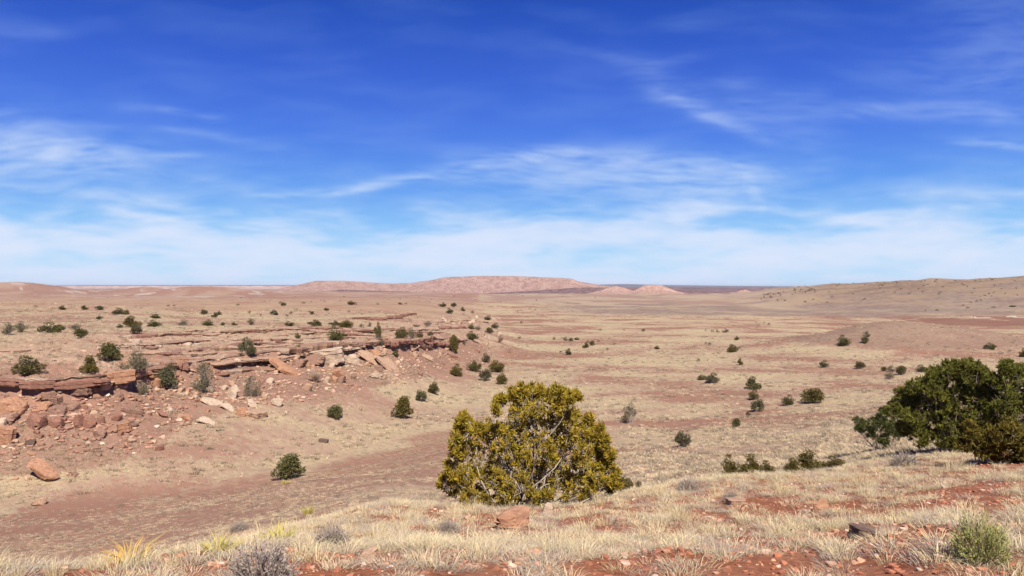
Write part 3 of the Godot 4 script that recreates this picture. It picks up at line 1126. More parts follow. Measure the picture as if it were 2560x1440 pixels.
func rock_bank(path: PackedVector3Array, label: String, seed_: int, layers: int, thick: float, amp: float, lift: float) -> void:
	# bedded sandstone along a path: each bed is a part, broken into blocks that stand proud or lie back
	var root := thing("rock_bank", label, "rock outcrop", path[0])
	var n := FastNoiseLite.new()
	n.seed = seed_
	n.frequency = 0.35
	n.fractal_octaves = 3
	var tones := [Color(0.335, 0.18, 0.135), Color(0.36, 0.22, 0.165), Color(0.46, 0.31, 0.225), Color(0.40, 0.245, 0.175), Color(0.55, 0.41, 0.31)]
	var cnt := path.size()
	var sides := PackedVector3Array()
	for i in cnt:
		var t := path[mini(i + 5, cnt - 1)] - path[maxi(i - 5, 0)]
		var s := Vector3(-t.z, 0, t.x).normalized()
		sides.append(s if s.z > 0 else -s)
	var down := 0.0
	for l in layers:
		var th := thick * (0.55 + hash01(l, seed_) * 0.9)
		var proud := (hash01(l, seed_ + 7) - 0.45) * 0.9 * amp + (amp * 0.45 if l == 0 else 0.0) + l * 0.10
		var block := 0.9 + hash01(l, seed_ + 3) * 2.2
		var v := PackedVector3Array()
		var c := PackedColorArray()
		var rows: Array = []
		var cols: Array = []
		for i in cnt:
			var p := path[i]
			var s := i * 0.4
			var warp := n.get_noise_2d(s * 0.6, l * 9.0) * 1.2
			var id := int(floor((s + warp) / block + 100.0))
			var o := proud + (hash01(id, l * 31 + seed_) - 0.5) * 1.1 * amp + n.get_noise_2d(s * 2.2, l * 5.0 + 40.0) * 0.22
			# the bank thins out and breaks here and there
			var k := clampf(0.75 + n.get_noise_2d(s * 0.16, 77.0) * 1.5, 0.12, 1.35)
			var ends := minf(1.0, minf(float(i), float(cnt - 1 - i)) / 10.0)
			k *= ends
			o *= minf(k * 1.3, 1.0)
			var dy := n.get_noise_2d(s * 0.9, l * 3.0 + 15.0) * 0.10
			var y0 := lift * k - down * k + dy
			var y1 := y0 - th * k * 1.12
			var f := p + sides[i] * o
			rows.append([p - sides[i] * 1.6 + Vector3(0, y0 - 0.05, 0), f + Vector3(0, y0, 0) - sides[i] * 0.06, f + Vector3(0, lerpf(y0, y1, 0.35), 0), f + Vector3(0, y1, 0) - sides[i] * (0.10 + 0.16 * hash01(id, 5)), p - sides[i] * 1.6 + Vector3(0, y1, 0)])
			var pale := clampf(0.5 + n.get_noise_2d(s * 0.2, 200.0) * 1.6, 0.0, 1.0)
			var tone: Color = tones[int(hash01(id, l * 13 + 2) * 2.99 + pale * 1.99)]
			cols.append(tone * (0.9 + hash01(i, l) * 0.2))
		for i in cnt - 1:
			for r in 4:
				var a: Vector3 = rows[i][r] - path[0]
				var b: Vector3 = rows[i + 1][r] - path[0]
				var d: Vector3 = rows[i][r + 1] - path[0]
				var e: Vector3 = rows[i + 1][r + 1] - path[0]
				v_tri(v, c, a, b, d, cols[i])
				v_tri(v, c, b, e, d, cols[i])
		part("rock_layer", array_mesh(v, c), M.bed, root)
		down += th


func _ready() -> void:
	rng.seed = 1
	# ---- camera
	var cam := Camera3D.new()
	cam.name = "camera"
	cam.fov = rad_to_deg(2.0 * atan(720.0 / F))
	cam.near = 0.1
	cam.far = 80000.0
	add_child(cam)
	cam.current = true
	# ---- sky, haze and exposure
	var env := Environment.new()
	env.background_mode = Environment.BG_SKY
	var sky := Sky.new()
	var pan := PanoramaSkyMaterial.new()
	pan.panorama = ImageTexture.create_from_image(sky_image())
	sky.sky_material = pan
	env.sky = sky
	env.tonemap_mode = Environment.TONE_MAPPER_LINEAR
	env.tonemap_exposure = 1.62
	env.background_energy_multiplier = 0.63
	env.sdfgi_enabled = true
	env.ssao_enabled = true
	env.ssil_enabled = true
	env.fog_enabled = true
	env.fog_density = 0.000032
	env.fog_light_color = Color8(196, 214, 245)
	var we := WorldEnvironment.new()
	we.name = "environment"
	we.environment = env
	add_child(we)
	# ---- sun: behind the camera, a little to its right, high
	var sun := DirectionalLight3D.new()
	sun.name = "sun"
	sun.light_energy = 1.55
	sun.light_color = Color(1.0, 0.955, 0.885)
	sun.light_angular_distance = 0.5
	sun.shadow_enabled = true
	var el := deg_to_rad(48.0)
	var az := deg_to_rad(13.0)
	add_child(sun)
	sun.look_at_from_position(Vector3(sin(az) * cos(el), sin(el), cos(az) * cos(el)), Vector3.ZERO, Vector3.UP)

	# ---- noises, materials
	nz.seed = 3
	nz.frequency = 0.5
	nz2.seed = 8
	nz2.frequency = 0.08
	nz2.fractal_octaves = 4
	nz3.seed = 21
	nz3.frequency = 0.5
	nz3.fractal_octaves = 3
	for q in mounds:
		mound_at.append([(q[0] - CX) / F * q[1], -q[1], q[2], q[3], q[4]])
	for q in [[2445.0, 430.0, 5.0, 9.0], [2545.0, 440.0, 4.0, 8.0]]:
		pans.append([(q[0] - CX) / F * q[1], -q[1], q[2], q[3]])
	var g := mat("ground", Color(1.18, 1.18, 1.18).clamp(), 1.0, true)
	g.albedo_texture = noise_tex(0.02, 0.80, 1.0, 41, 5, 1024)
	g.uv1_triplanar = true
	g.uv1_world_triplanar = true
	g.uv1_scale = Vector3(0.31, 0.31, 0.31)
	g.metallic_specular = 0.1
	var gn := noise_tex(0.03, 0.0, 1.0, 42, 5, 1024)
	gn.as_normal_map = true
	gn.bump_strength = 6.0
	gn.color_ramp = null
	g.normal_enabled = true
	g.normal_texture = gn
	g.normal_scale = 0.8
	var rl := mat("rockland", Color.WHITE, 1.0, true)
	rl.metallic_specular = 0.1
	M.rock_tex = noise_tex(0.012, 0.66, 1.0, 43, 6, 512)
	var rn := noise_tex(0.02, 0.0, 1.0, 44, 5, 512)
	rn.as_normal_map = true
	rn.bump_strength = 8.0
	rn.color_ramp = null
	M.rock_nrm = rn
	rock_mat("bed", Color.WHITE)
	rock_mat("tan", Color(0.56, 0.375, 0.265))
	rock_mat("pale", Color(0.66, 0.51, 0.39))
	rock_mat("red", Color(0.36, 0.19, 0.14))
	rock_mat("orange", Color(0.52, 0.29, 0.185))
	rock_mat("brown", Color(0.36, 0.22, 0.165))
	rock_mat("dark", Color(0.20, 0.135, 0.11))
	var lf := mat("leaf", Color.WHITE, 0.85, true)
	lf.backlight_enabled = true
	lf.backlight = Color(0.25, 0.25, 0.25)
	var lo := mat("leaf_olive", Color(1.0, 0.98, 0.98), 0.85, true)
	lo.albedo_color = Color(1.0, 0.93, 0.80)
	lo.backlight_enabled = true
	lo.backlight = Color(0.25, 0.25, 0.25)
	var ld := mat("leaf_dusty", Color.WHITE, 0.9, true)
	ld.albedo_color = Color(1.0, 0.96, 1.0)
	ld.backlight_enabled = true
	ld.backlight = Color(0.25, 0.25, 0.25)
	mat("bark", Color.WHITE, 0.95, true)
	var gr := mat("grass", Color.WHITE, 0.9, true)
	gr.backlight_enabled = true
	gr.backlight = Color(0.3, 0.3, 0.3)
	mat("stone", Color.WHITE, 0.95, true)

	# ---- land
	build_table()
	build_ground()
	build_far()
	print("land ", Time.get_ticks_msec())

	# ---- rock shapes
	for i in 9:
		slabs.append(make_slab(100 + i, 1 + i % 3))
	for i in 9:
		boulders.append(make_boulder(200 + i, 3 + i % 4))
	build_ledges()
	build_rocks()
	print("rocks ", Time.get_ticks_msec())

	# ---- bushes
	for i in 8:
		shr.get_or_add("green", []).append(shrub_mesh(300 + i, "green", 1700))
		shr.get_or_add("green_far", []).append(shrub_mesh(320 + i, "green", 420))
		shr.get_or_add("grey", []).append(shrub_mesh(340 + i, "grey", 1100))
		shr.get_or_add("grey_far", []).append(shrub_mesh(360 + i, "grey", 360))
	for i in 3:
		shr.get_or_add("dead", []).append(shrub_mesh(380 + i, "dead", 0))
	build_shrubs()
	print("shrubs ", Time.get_ticks_msec())
	build_trees()
	print("trees ", Time.get_ticks_msec())
	build_foreground()
	build_grass()
	print("done ", Time.get_ticks_msec())


func build_ledges() -> void:
	var rimline: Array = []
	for i in 62:
		var px := -80.0 + i * 20.0
		var fc := (px - CX) / F * 0.5 + 0.5
		var d := rim_d[clampi(int(fc * (NC - 1)), 0, NC - 1)] * 1.004
		var q := at((px - CX) / F * d * 1.02, -d * 1.02)
		rimline.append(Vector3((px - CX) / F * d, q.y, -d))
	rock_bank(resample(rimline.slice(0, 18), 0.4), "dark red bedded rock bank above the boulder pile", 11, 6, 0.40, 0.9, 0.25)
	rock_bank(resample(rimline.slice(17, 36), 0.4), "bedded rock bank along the rim behind the large grey shrub", 12, 7, 0.48, 1.15, 0.5)
	rock_bank(resample(rimline.slice(35, 61), 0.4), "broken bedded rock bank along the far end of the rim", 13, 7, 0.5, 1.25, 0.55)
	for q in [
		[[[340, 843], [420, 839], [500, 837], [600, 833], [700, 826], [760, 822]], "low bedded bank under the bush row behind the pink pavement", 21],
		[[[740, 823], [830, 822], [900, 826], [960, 828], [1020, 826], [1110, 824]], "low bedded bank under the bush row toward the ridge end", 22],
		[[[265, 874], [340, 866], [430, 858], [520, 853], [610, 850]], "worn bedded step crossing the pink pavement", 23],
		[[[640, 858], [720, 850], [800, 846], [880, 846], [960, 848]], "bedded step across the middle of the outcrop", 24],
		[[[300, 934], [360, 924], [430, 912], [490, 905]], "bedded step rising beside the green bush notch", 25],
		[[[700, 836], [790, 835], [880, 838], [950, 840]], "thin bedded step below the crest of the outcrop", 26],
		[[[560, 868], [640, 862], [720, 864]], "bedded step beside the dense dark juniper", 27],
		[[[420, 884], [500, 878], [580, 874], [650, 876]], "bedded step above the thin tan slab ledge", 28],
		[[[520, 946], [570, 936], [640, 930], [700, 926]], "bedded step below the thin tan slab ledge", 29],
		[[[800, 916], [860, 908], [920, 898], [980, 884]], "bedded step under the great cream slab", 30],
		[[[1100, 806], [1160, 802], [1220, 806]], "pale bedded step through the white rock pile", 31],
	]:
		var line: Array = []
		for w in q[0]:
			line.append(spot(w[0], w[1], 58.0))
		rock_bank(resample(line, 0.4), q[1], q[2], 4, 0.32, 1.0, 0.4)
	ledge([[-60, 952], [60, 951], [150, 951], [262, 948]], 0.5, 1.7, 1, "red", "long dark overhanging sandstone ledge above the red boulder pile", 1, 3.0, 0.12)
	ledge([[255, 938], [330, 934], [400, 938], [440, 946]], 0.32, 0.7, 3, "orange", "stepped orange ledge with a green bush growing in its notch", 2, 1.7, 0.2)
	ledge([[375, 906], [430, 903], [480, 901]], 0.36, 0.6, 2, "orange", "short blocky ledge above the notch with the green bush", 3, 1.5, 0.2)
	ledge([[535, 914], [600, 908], [672, 900]], 0.22, 1.1, 2, "tan", "thin tan slab ledge with deep black shade beside the large grey shrub", 4, 2.2, 0.35)
	ledge([[540, 928], [580, 926], [625, 923]], 0.2, 0.5, 2, "red", "low broken red ledge under the thin tan slab ledge", 5, 1.4, 0.1)
	ledge([[268, 872], [330, 866], [400, 860]], 0.2, 0.5, 2, "pale", "low pale ledge at the end of the pink rock pavement", 6, 2.0, 0.15)
	ledge([[350, 842], [420, 839], [485, 838]], 0.26, 0.8, 2, "red", "dark lipped ledge behind the pink rock pavement", 7, 2.0, 0.25)
	ledge([[430, 858], [520, 852], [580, 850]], 0.16, 0.5, 1, "pale", "thin pale step across the pink rock pavement", 8, 2.8, 0.12)
	ledge([[495, 876], [570, 873]], 0.18, 0.6, 1, "tan", "thin tan step on the bare rock beside a dark green juniper", 9, 2.6, 0.15)
	ledge([[570, 836], [640, 832], [705, 826]], 0.3, 0.8, 2, "red", "dark red ledge on the rise behind the dark green juniper", 10, 2.0, 0.25)
	ledge([[635, 872], [700, 868], [770, 862], [835, 860]], 0.36, 0.8, 2, "tan", "long flat tan ledge crossing the middle of the outcrop", 11, 2.8, 0.3)
	ledge([[700, 822], [760, 820], [830, 823]], 0.28, 0.7, 2, "red", "red crest ledge beneath a row of bushes", 12, 2.2, 0.2)
	ledge([[720, 834], [790, 833]], 0.2, 0.6, 2, "tan", "thin tan ledge just under the red crest ledge", 13, 2.2, 0.2)
	ledge([[845, 828], [905, 830], [940, 833]], 0.3, 0.8, 2, "red", "broken red ledge behind a tall slender bush", 14, 2.0, 0.25)
	ledge([[860, 844], [930, 846]], 0.24, 0.6, 2, "tan", "low tan ledge below the tall slender bush", 15, 2.0, 0.2)
	ledge([[830, 870], [880, 866], [910, 864]], 0.34, 1.1, 2, "brown", "brown ledge tip jutting over black shade", 16, 2.2, 0.45)
	ledge([[955, 860], [1005, 857], [1040, 857]], 0.5, 1.2, 3, "red", "massive dark red ledge with a black hollow beneath", 17, 2.6, 0.5)
	ledge([[1040, 862], [1085, 860], [1130, 864]], 0.4, 1.0, 2, "red", "crumbling red ledge running down to a green bush", 18, 2.2, 0.3)
	ledge([[950, 824], [1000, 826]], 0.3, 0.8, 2, "red", "small dark red ledge shading the slope behind bushes", 19, 2.0, 0.2)
	ledge([[1100, 822], [1160, 820]], 0.5, 0.9, 2, "red", "low red ledge under the white rock pile", 20, 3.0, 0.3)
	ledge([[0, 882], [30, 880], [66, 876]], 0.2, 0.5, 1, "tan", "thin tan ledge low on the grassy ridge top", 21, 2.2, 0.15)
	ledge([[0, 893], [32, 894]], 0.2, 0.5, 1, "brown", "short brown ledge in front of the grassy ridge top", 22, 2.0, 0.15)
	ledge([[690, 905], [740, 893], [762, 890]], 0.3, 0.9, 2, "tan", "tan ledge with a dark gap beside the leaning orange slabs", 23, 1.6, 0.4)
	ledge([[885, 797], [930, 800], [985, 797], [1035, 786]], 0.8, 0.7, 2, "red", "red eroded bank cut into the hill behind the outcrop", 24, 4.5, 0.6)

	var r2 := RandomNumberGenerator.new()
	r2.seed = 4242
	for i in 18:
		# short broken ledges follow the terraces
		var px := r2.randf_range(270.0, 1120.0)
		var t := (px - 270.0) / 850.0
		var top := lerpf(842.0, 812.0, minf(t * 2.0, 1.0)) if t < 0.85 else 822.0
		var bot := lerpf(905.0, 858.0, t)
		var py := lerpf(top, bot, r2.randf())
		var w := r2.randf_range(22.0, 75.0)
		ledge([[px, py], [px + w, py + r2.randf_range(-5.0, 2.0)]], r2.randf_range(0.16, 0.34), r2.randf_range(0.6, 1.1), 1 + r2.randi() % 2, ["tan", "red", "pale", "tan", "brown"][r2.randi() % 5], "short broken ledge among the terraces of the outcrop", 60 + i, r2.randf_range(1.2, 2.4), 0.22, "broken ledges of the outcrop")


func build_rocks() -> void:
	# column, foot row, width, height, tone, flat, roll, label
	var big := [
		[28, 1030, 78, 46, "orange", 0, 0.1, "huge pale orange block at the foot of the dark overhanging ledge"],
		[18, 1052, 60, 24, "brown", 0, 0.0, "brown wedge under the huge pale orange block"],
		[15, 1100, 54, 38, "orange", 1, 0.1, "orange layered boulder low on the talus slope"],
		[2, 1068, 30, 30, "pale", 0, 0.2, "pale rounded boulder between the huge block and the layered boulder"],
		[102, 1196, 66, 58, "orange", 1, 0.62, "lone orange slab tilted up on the bare slope"],
		[76, 1114, 24, 18, "dark", 0, 0.0, "small dark grey boulder above the lone tilted slab"],
		[122, 1000, 44, 24, "brown", 0, 0.0, "brown boulder tucked under the dark overhang"],
		[90, 1062, 54, 36, "red", 0, 0.35, "purple red boulder leaning at the bottom of the pile"],
		[145, 1035, 46, 28, "brown", 0, -0.1, "flat topped brown boulder in the middle of the pile"],
		[136, 1008, 34, 15, "brown", 1, -0.12, "flat brown slab lying on the boulder pile"],
		[176, 1020, 44, 24, "brown", 0, 0.1, "squared brown boulder beside the flat brown slab"],
		[108, 1022, 36, 22, "orange", 0, 0.2, "tan orange boulder wedged in the boulder pile"],
		[142, 1064, 40, 26, "red", 0, 0.1, "pinkish red boulder at the lower edge of the pile"],
		[196, 1068, 24, 38, "red", 0, 0.0, "upright pinkish red boulder at the pile's edge"],
		[222, 1066, 36, 30, "red", 0, 0.15, "knobbly red boulder beside the upright pinkish one"],
		[248, 1092, 34, 26, "brown", 0, 0.1, "lowest brown boulder of the red boulder pile"],
		[254, 1060, 24, 24, "red", 0, -0.2, "red boulder touching the knobbly one"],
		[308, 1076, 36, 22, "orange", 1, -0.2, "orange slab with a black underside off the pile"],
		[290, 1050, 30, 18, "red", 0, 0.1, "red boulder uphill of the orange slab"],
		[335, 1036, 44, 18, "brown", 1, 0.2, "brown slab with dark shade beyond the boulder pile"],
		[292, 997, 28, 16, "brown", 0, 0.0, "round brown boulder under the stepped orange ledge"],
		[205, 982, 50, 14, "brown", 1, 0.0, "brown slab under the end of the dark overhang"],
		[235, 975, 30, 14, "red", 0, 0.0, "small red block under the end of the dark overhang"],
		[262, 968, 30, 22, "tan", 0, 0.3, "tan block where the dark ledge ends"],
		[300, 950, 66, 26, "orange", 1, -0.1, "broad orange slab on the stepped orange ledge"],
		[398, 1125, 24, 16, "red", 0, 0.0, "single red boulder alone on the smooth slope"],
		[247, 1139, 18, 9, "brown", 0, 0.0, "small brown stone on the smooth slope beside the lone red boulder"],
		[98, 1262, 40, 20, "tan", 0, 0.0, "half buried tan rock near the valley bottom"],
		[404, 1040, 32, 16, "red", 1, 0.35, "dark edged red slab lying on the slope"],
		[462, 1052, 34, 22, "orange", 0, 0.2, "triangular orange rock on the slope"],
		[520, 1058, 40, 13, "pale", 1, 0.35, "long pale slab pointing down the slope"],
		[526, 1008, 46, 16, "pale", 1, 0.55, "long pale slanting slab on the slope under the large grey shrub"],
		[572, 1024, 36, 13, "pale", 1, 0.4, "pale slanting slab below the upright cream boulder"],
		[576, 994, 28, 42, "pale", 0, 0.25, "upright cream boulder beside the large grey shrub"],
		[638, 1018, 22, 28, "pale", 0, -0.35, "pointed cream boulder under the dark grey shrub"],
		[690, 1014, 32, 22, "pale", 0, 0.2, "pale boulder casting a dark notch of shade"],
		[604, 1038, 28, 26, "orange", 0, 0.1, "pinkish orange boulder at the foot of the pale slabs"],
		[640, 1040, 50, 16, "tan", 1, 0.1, "tan slab at the foot of the pale slabs"],
		[673, 956, 22, 14, "pale", 0, 0.3, "small white boulder on the slope beneath the thin ledge"],
		[594, 912, 24, 18, "pale", 0, 0.2, "cream block stuck in the thin tan slab ledge"],
		[458, 920, 34, 22, "red", 0, 0.0, "smooth pinkish block under the short blocky ledge"],
		[448, 918, 20, 16, "red", 0, 0.3, "dark red stone beside the smooth pinkish block"],
		[396, 962, 44, 22, "orange", 1, 0.25, "orange slab under the green bush in the notch"],
		[702, 925, 60, 34, "orange", 1, 0.7, "steep leaning orange slab beside the tan ledge"],
		[722, 934, 56, 26, "orange", 1, 0.65, "second leaning orange slab below the steep one"],
		[745, 914, 36, 22, "brown", 0, 0.2, "brown angular block under the tan ledge"],
		[738, 900, 24, 16, "tan", 0, 0.1, "tan angular block in the tan ledge's gap"],
		[818, 902, 90, 34, "pale", 1, -0.14, "great cream slab resting on brown rock at the ledge"],
		[786, 908, 66, 26, "brown", 0, 0.0, "brown rock under the great cream slab"],
		[878, 906, 40, 26, "pale", 0, 0.3, "cream block below the black gap of the ledge"],
		[915, 902, 50, 34, "tan", 1, 0.65, "tan slab leaning down the slope from the cream block"],
		[930, 890, 40, 22, "orange", 0, 0.4, "orange block above the leaning tan slab"],
		[960, 920, 60, 30, "tan", 1, 0.72, "long tan slab leaning beside the dark hollow"],
		[978, 924, 50, 22, "tan", 1, 0.72, "narrow tan slab lying against the long tan slab"],
		[940, 912, 44, 20, "tan", 1, 0.7, "slim tan slab uphill of the long tan slab"],
		[945, 924, 26, 14, "brown", 0, 0.2, "brown stone at the foot of the leaning tan slabs"],
		[842, 940, 36, 26, "orange", 0, 0.3, "orange block on top of the small block pile"],
		[852, 956, 22, 18, "brown", 0, 0.0, "brown cube at the bottom of the small block pile"],
		[832, 955, 20, 20, "orange", 0, 0.1, "orange cube in the small block pile"],
		[815, 956, 18, 18, "pale", 0, 0.2, "cream stone in the small block pile"],
		[882, 946, 18, 8, "brown", 1, 0.0, "thin brown slab alone beside the small block pile"],
		[765, 974, 26, 20, "tan", 0, 0.3, "tan stone on the slope below the dead shrub"],
		[935, 944, 30, 14, "pale", 0, 0.1, "pale stone on the slope under the leaning tan slabs"],
		[1050, 938, 14, 12, "red", 0, 0.0, "small red boulder on the slope beneath the crumbling ledge"],
		[1194, 880, 16, 6, "red", 1, 0.2, "dark red slab at the end of the ridge slope"],
		[1068, 898, 30, 16, "tan", 1, 0.5, "tan slab on the slope beneath the crumbling ledge"],
		[1030, 892, 22, 16, "tan", 0, 0.4, "tan block beside the black hollow"],
		[1135, 895, 20, 8, "red", 1, 0.3, "thin red slab on the slope below a tall bush"],
		[470, 864, 24, 10, "pale", 0, 0.0, "white rounded rock on the pink rock pavement"],
		[810, 1105, 26, 8, "dark", 1, 0.15, "low dark rock in a bare hollow of the plain"],
	]
	for q in big:
		rock(q[0], q[1], q[2], q[3], q[4], q[7], q[5], q[6])
	# smaller stones, alike within each field
	var fields := [
		# x0, x1, y0, y1, count, min, max, tones, label, flat share
		[5, 340, 985, 1095, 46, 8, 18, ["red", "brown", "red"], "small red stone scattered over the red boulder talus", 0.2, "red talus stones"],
		[380, 720, 960, 1045, 34, 7, 20, ["pale", "tan", "orange"], "pale broken stone strewn below the thin tan ledge", 0.4, "pale stones below the thin ledge"],
		[760, 1020, 880, 935, 40, 7, 18, ["tan", "orange", "pale"], "tan broken stone strewn below the middle ledges", 0.4, "tan stones below the middle ledges"],
		[640, 960, 826, 862, 44, 8, 26, ["tan", "red", "pale"], "flat tan slab among the ledges under the bush row", 1.0, "slabs among the crest ledges"],
		[280, 620, 840, 886, 30, 10, 34, ["pale", "tan", "pale"], "low pale slab lying on the pink rock pavement", 1.0, "slabs on the rock pavement"],
		[1100, 1250, 792, 812, 40, 6, 14, ["pale", "pale", "tan"], "white stone of the pile at the ridge end", 0.3, "white rock pile"],
		[1030, 1180, 872, 930, 24, 5, 11, ["tan", "red"], "little stone on the slope at the ridge end", 0.3, "stones on the ridge end slope"],
		[1190, 1255, 826, 862, 18, 5, 11, ["pale", "tan"], "pale stone at the very tip of the ridge", 0.3, "stones at the ridge tip"],
		[270, 470, 905, 965, 20, 8, 22, ["orange", "brown"], "orange rubble between the stepped ledges", 0.5, "rubble between the stepped ledges"],
	]
	for f in fields:
		var r2 := RandomNumberGenerator.new()
		r2.seed = int(f[0] * 3 + f[2])
		for i in f[4]:
			var px := r2.randf_range(f[0], f[1])
			var py := r2.randf_range(f[2], f[3])
			var w := r2.randf_range(f[5], f[6])
			var tone: String = f[7][r2.randi() % f[7].size()]
			var flat := 1 if r2.randf() < f[9] else 0
			rock(px, py, w, w * (r2.randf_range(0.18, 0.34) if flat else r2.randf_range(0.55, 0.85)), tone, f[8], flat, r2.randf_range(-0.2, 0.5) if f[9] < 1.0 else r2.randf_range(-0.08, 0.1), f[10])


func build_shrubs() -> void:
	# column, foot row, width, height, style, label
	var named := [
		[72, 934, 76, 44, "green", "broad dark green juniper on the rim above the dark overhang"],
		[223, 931, 50, 42, "green", "upright dark green juniper on the rim beside the stepped ledge"],
		[275, 903, 66, 46, "green", "wide grey green bush at the end of the rock pavement"],
		[344, 938, 72, 62, "grey", "large silvery shrub standing on the stepped orange ledge"],
		[420, 972, 56, 62, "green", "leafy green bush growing in the ledge notch"],
		[511, 979, 72, 70, "grey", "largest grey green shrub below the rim beside the cream boulder"],
		[630, 989, 46, 48, "grey", "dark grey twiggy shrub among the cream boulders"],
		[617, 888, 44, 44, "green", "dense dark green juniper on the bare rock pavement"],
		[836, 857, 40, 40, "green", "yellow green bush on the ledges under the bush row"],
		[837, 1046, 46, 32, "green", "low open juniper on the smooth slope beside the round juniper"],
		[1005, 1045, 56, 54, "green", "round dense juniper alone at the foot of the ridge slope"],
		[1052, 1003, 30, 30, "green", "small pointed juniper upslope of the round dense one"],
		[1086, 985, 32, 30, "green", "small juniper next upslope of the small pointed one"],
		[720, 1196, 84, 60, "green", "open branched juniper standing by itself on the valley's near side"],
		[355, 988, 30, 36, "grey", "thin twiggy shrub below the stepped orange ledge"],
		[788, 956, 46, 36, "dead", "bare fan shaped dead shrub below the great cream slab"],
		[944, 845, 18, 40, "green", "tall slender bush behind the ledges"],
		[952, 864, 26, 18, "grey", "grey shrub at the foot of the tall slender bush"],
		[748, 882, 22, 24, "grey", "grey sapling in front of the long flat ledge"],
		[744, 848, 14, 16, "green", "little green bush under the red crest ledge"],
		[1004, 848, 34, 30, "green", "green bush above the massive red ledge"],
		[1028, 849, 26, 30, "grey", "grey bush above the massive red ledge"],
		[1047, 850, 22, 22, "green", "small green bush above the crumbling red ledge"],
		[1135, 882, 28, 44, "green", "tall bush where the crumbling ledge runs out"],
		[1133, 860, 22, 24, "grey", "grey bush behind the tall bush at the ledge end"],
		[1179, 850, 32, 22, "green", "green bush on the ridge end"],
		[1250, 857, 30, 24, "dead", "pinkish bare shrub at the tip of the ridge"],
		[988, 892, 18, 16, "green", "small bush inside the black hollow's mouth"],
		[1214, 905, 25, 22, "green", "topmost juniper of the cluster below the ridge tip"],
		[1142, 940, 34, 30, "green", "brownish juniper of the cluster, close against the slope"],
		[1184, 928, 34, 27, "green", "middle juniper of the cluster below the ridge tip"],
		[1241, 930, 42, 29, "green", "widest juniper of the cluster below the ridge tip"],
		[1213, 952, 31, 31, "green", "round juniper of the cluster below the ridge tip"],
		[1255, 960, 29, 27, "green", "lowest juniper of the cluster below the ridge tip"],
		[1576, 1058, 46, 50, "grey", "sparse half dead juniper on red soil in the valley"],
		[1707, 1117, 40, 40, "green", "upright dense juniper on the grassy foot of the knoll"],
		[1840, 1069, 24, 24, "green", "small lone juniper up from the dense upright one"],
		[1895, 1029, 34, 32, "green", "lowest of three junipers stacked in a line"],
		[1886, 1000, 30, 26, "green", "middle one of three junipers stacked in a line"],
		[1884, 973, 40, 31, "green", "highest and widest of three junipers stacked in a line"],
		[1972, 1014, 30, 27, "green", "compact juniper next to the wide spreading one"],
		[2030, 1008, 64, 37, "green", "wide spreading juniper on the plain"],
		[1782, 958, 36, 26, "green", "dark juniper beside the red cut bank"],
		[1756, 950, 22, 14, "green", "smaller juniper touching the one at the red bank"],
		[1832, 880, 30, 19, "olive", "yellowish juniper out on the plain"],
		[1850, 912, 16, 16, "green", "single oval juniper on the plain below the yellowish one"],
		[2107, 864, 32, 26, "green", "round juniper on the flank of the round hill"],
		[2162, 858, 21, 16, "green", "smaller juniper beside the round one on the hill flank"],
		[2168, 841, 22, 14, "grey", "greyish bush at the top of the round hill"],
		[2475, 873, 28, 16, "green", "juniper on the far shoulder of the round hill"],
	]
	for q in named:
		shrub(q[0], q[1], q[2], q[3], q[4], q[5])
	for q in [
		[1548, 1232, 56, 46, "olive", "bright green juniper poking up behind the knoll beside the golden juniper"],
		[1572, 1226, 30, 30, "olive", "small upright green juniper behind the knoll"],
		[1597, 1224, 20, 22, "olive", "smallest green juniper in the row behind the knoll"],
		[1823, 1207, 46, 56, "olive", "dense juniper top showing over the grassy crest"],
		[1875, 1200, 58, 50, "olive", "open juniper top showing over the grassy crest"],
		[1915, 1198, 42, 32, "olive", "low juniper top showing over the grassy crest"],
		[1980, 1190, 44, 36, "olive", "small dense juniper at the grassy crest next to a wider one"],
		[2028, 1188, 70, 50, "olive", "widest juniper at the grassy crest"],
		[2085, 1182, 46, 32, "olive", "low round juniper at the end of the crest row"],
		[2063, 1190, 20, 18, "grey", "rusty little shrub between the crest junipers"],
	]:
		shrub(q[0], q[1], q[2], q[3], q[4], q[5], "", 19.0)
	var hills := "small juniper dotting the smooth hills behind the outcrop"
	var row := "bush of the row along the ridge top behind the ledges"
	var plain := "small juniper scattered across the open valley plain"
	var foot := "juniper at the near foot of the round hill"
	var end_ := "bush scattered over the stony end of the ridge"
	var rise := "tiny dark juniper on the long rise toward the skyline"
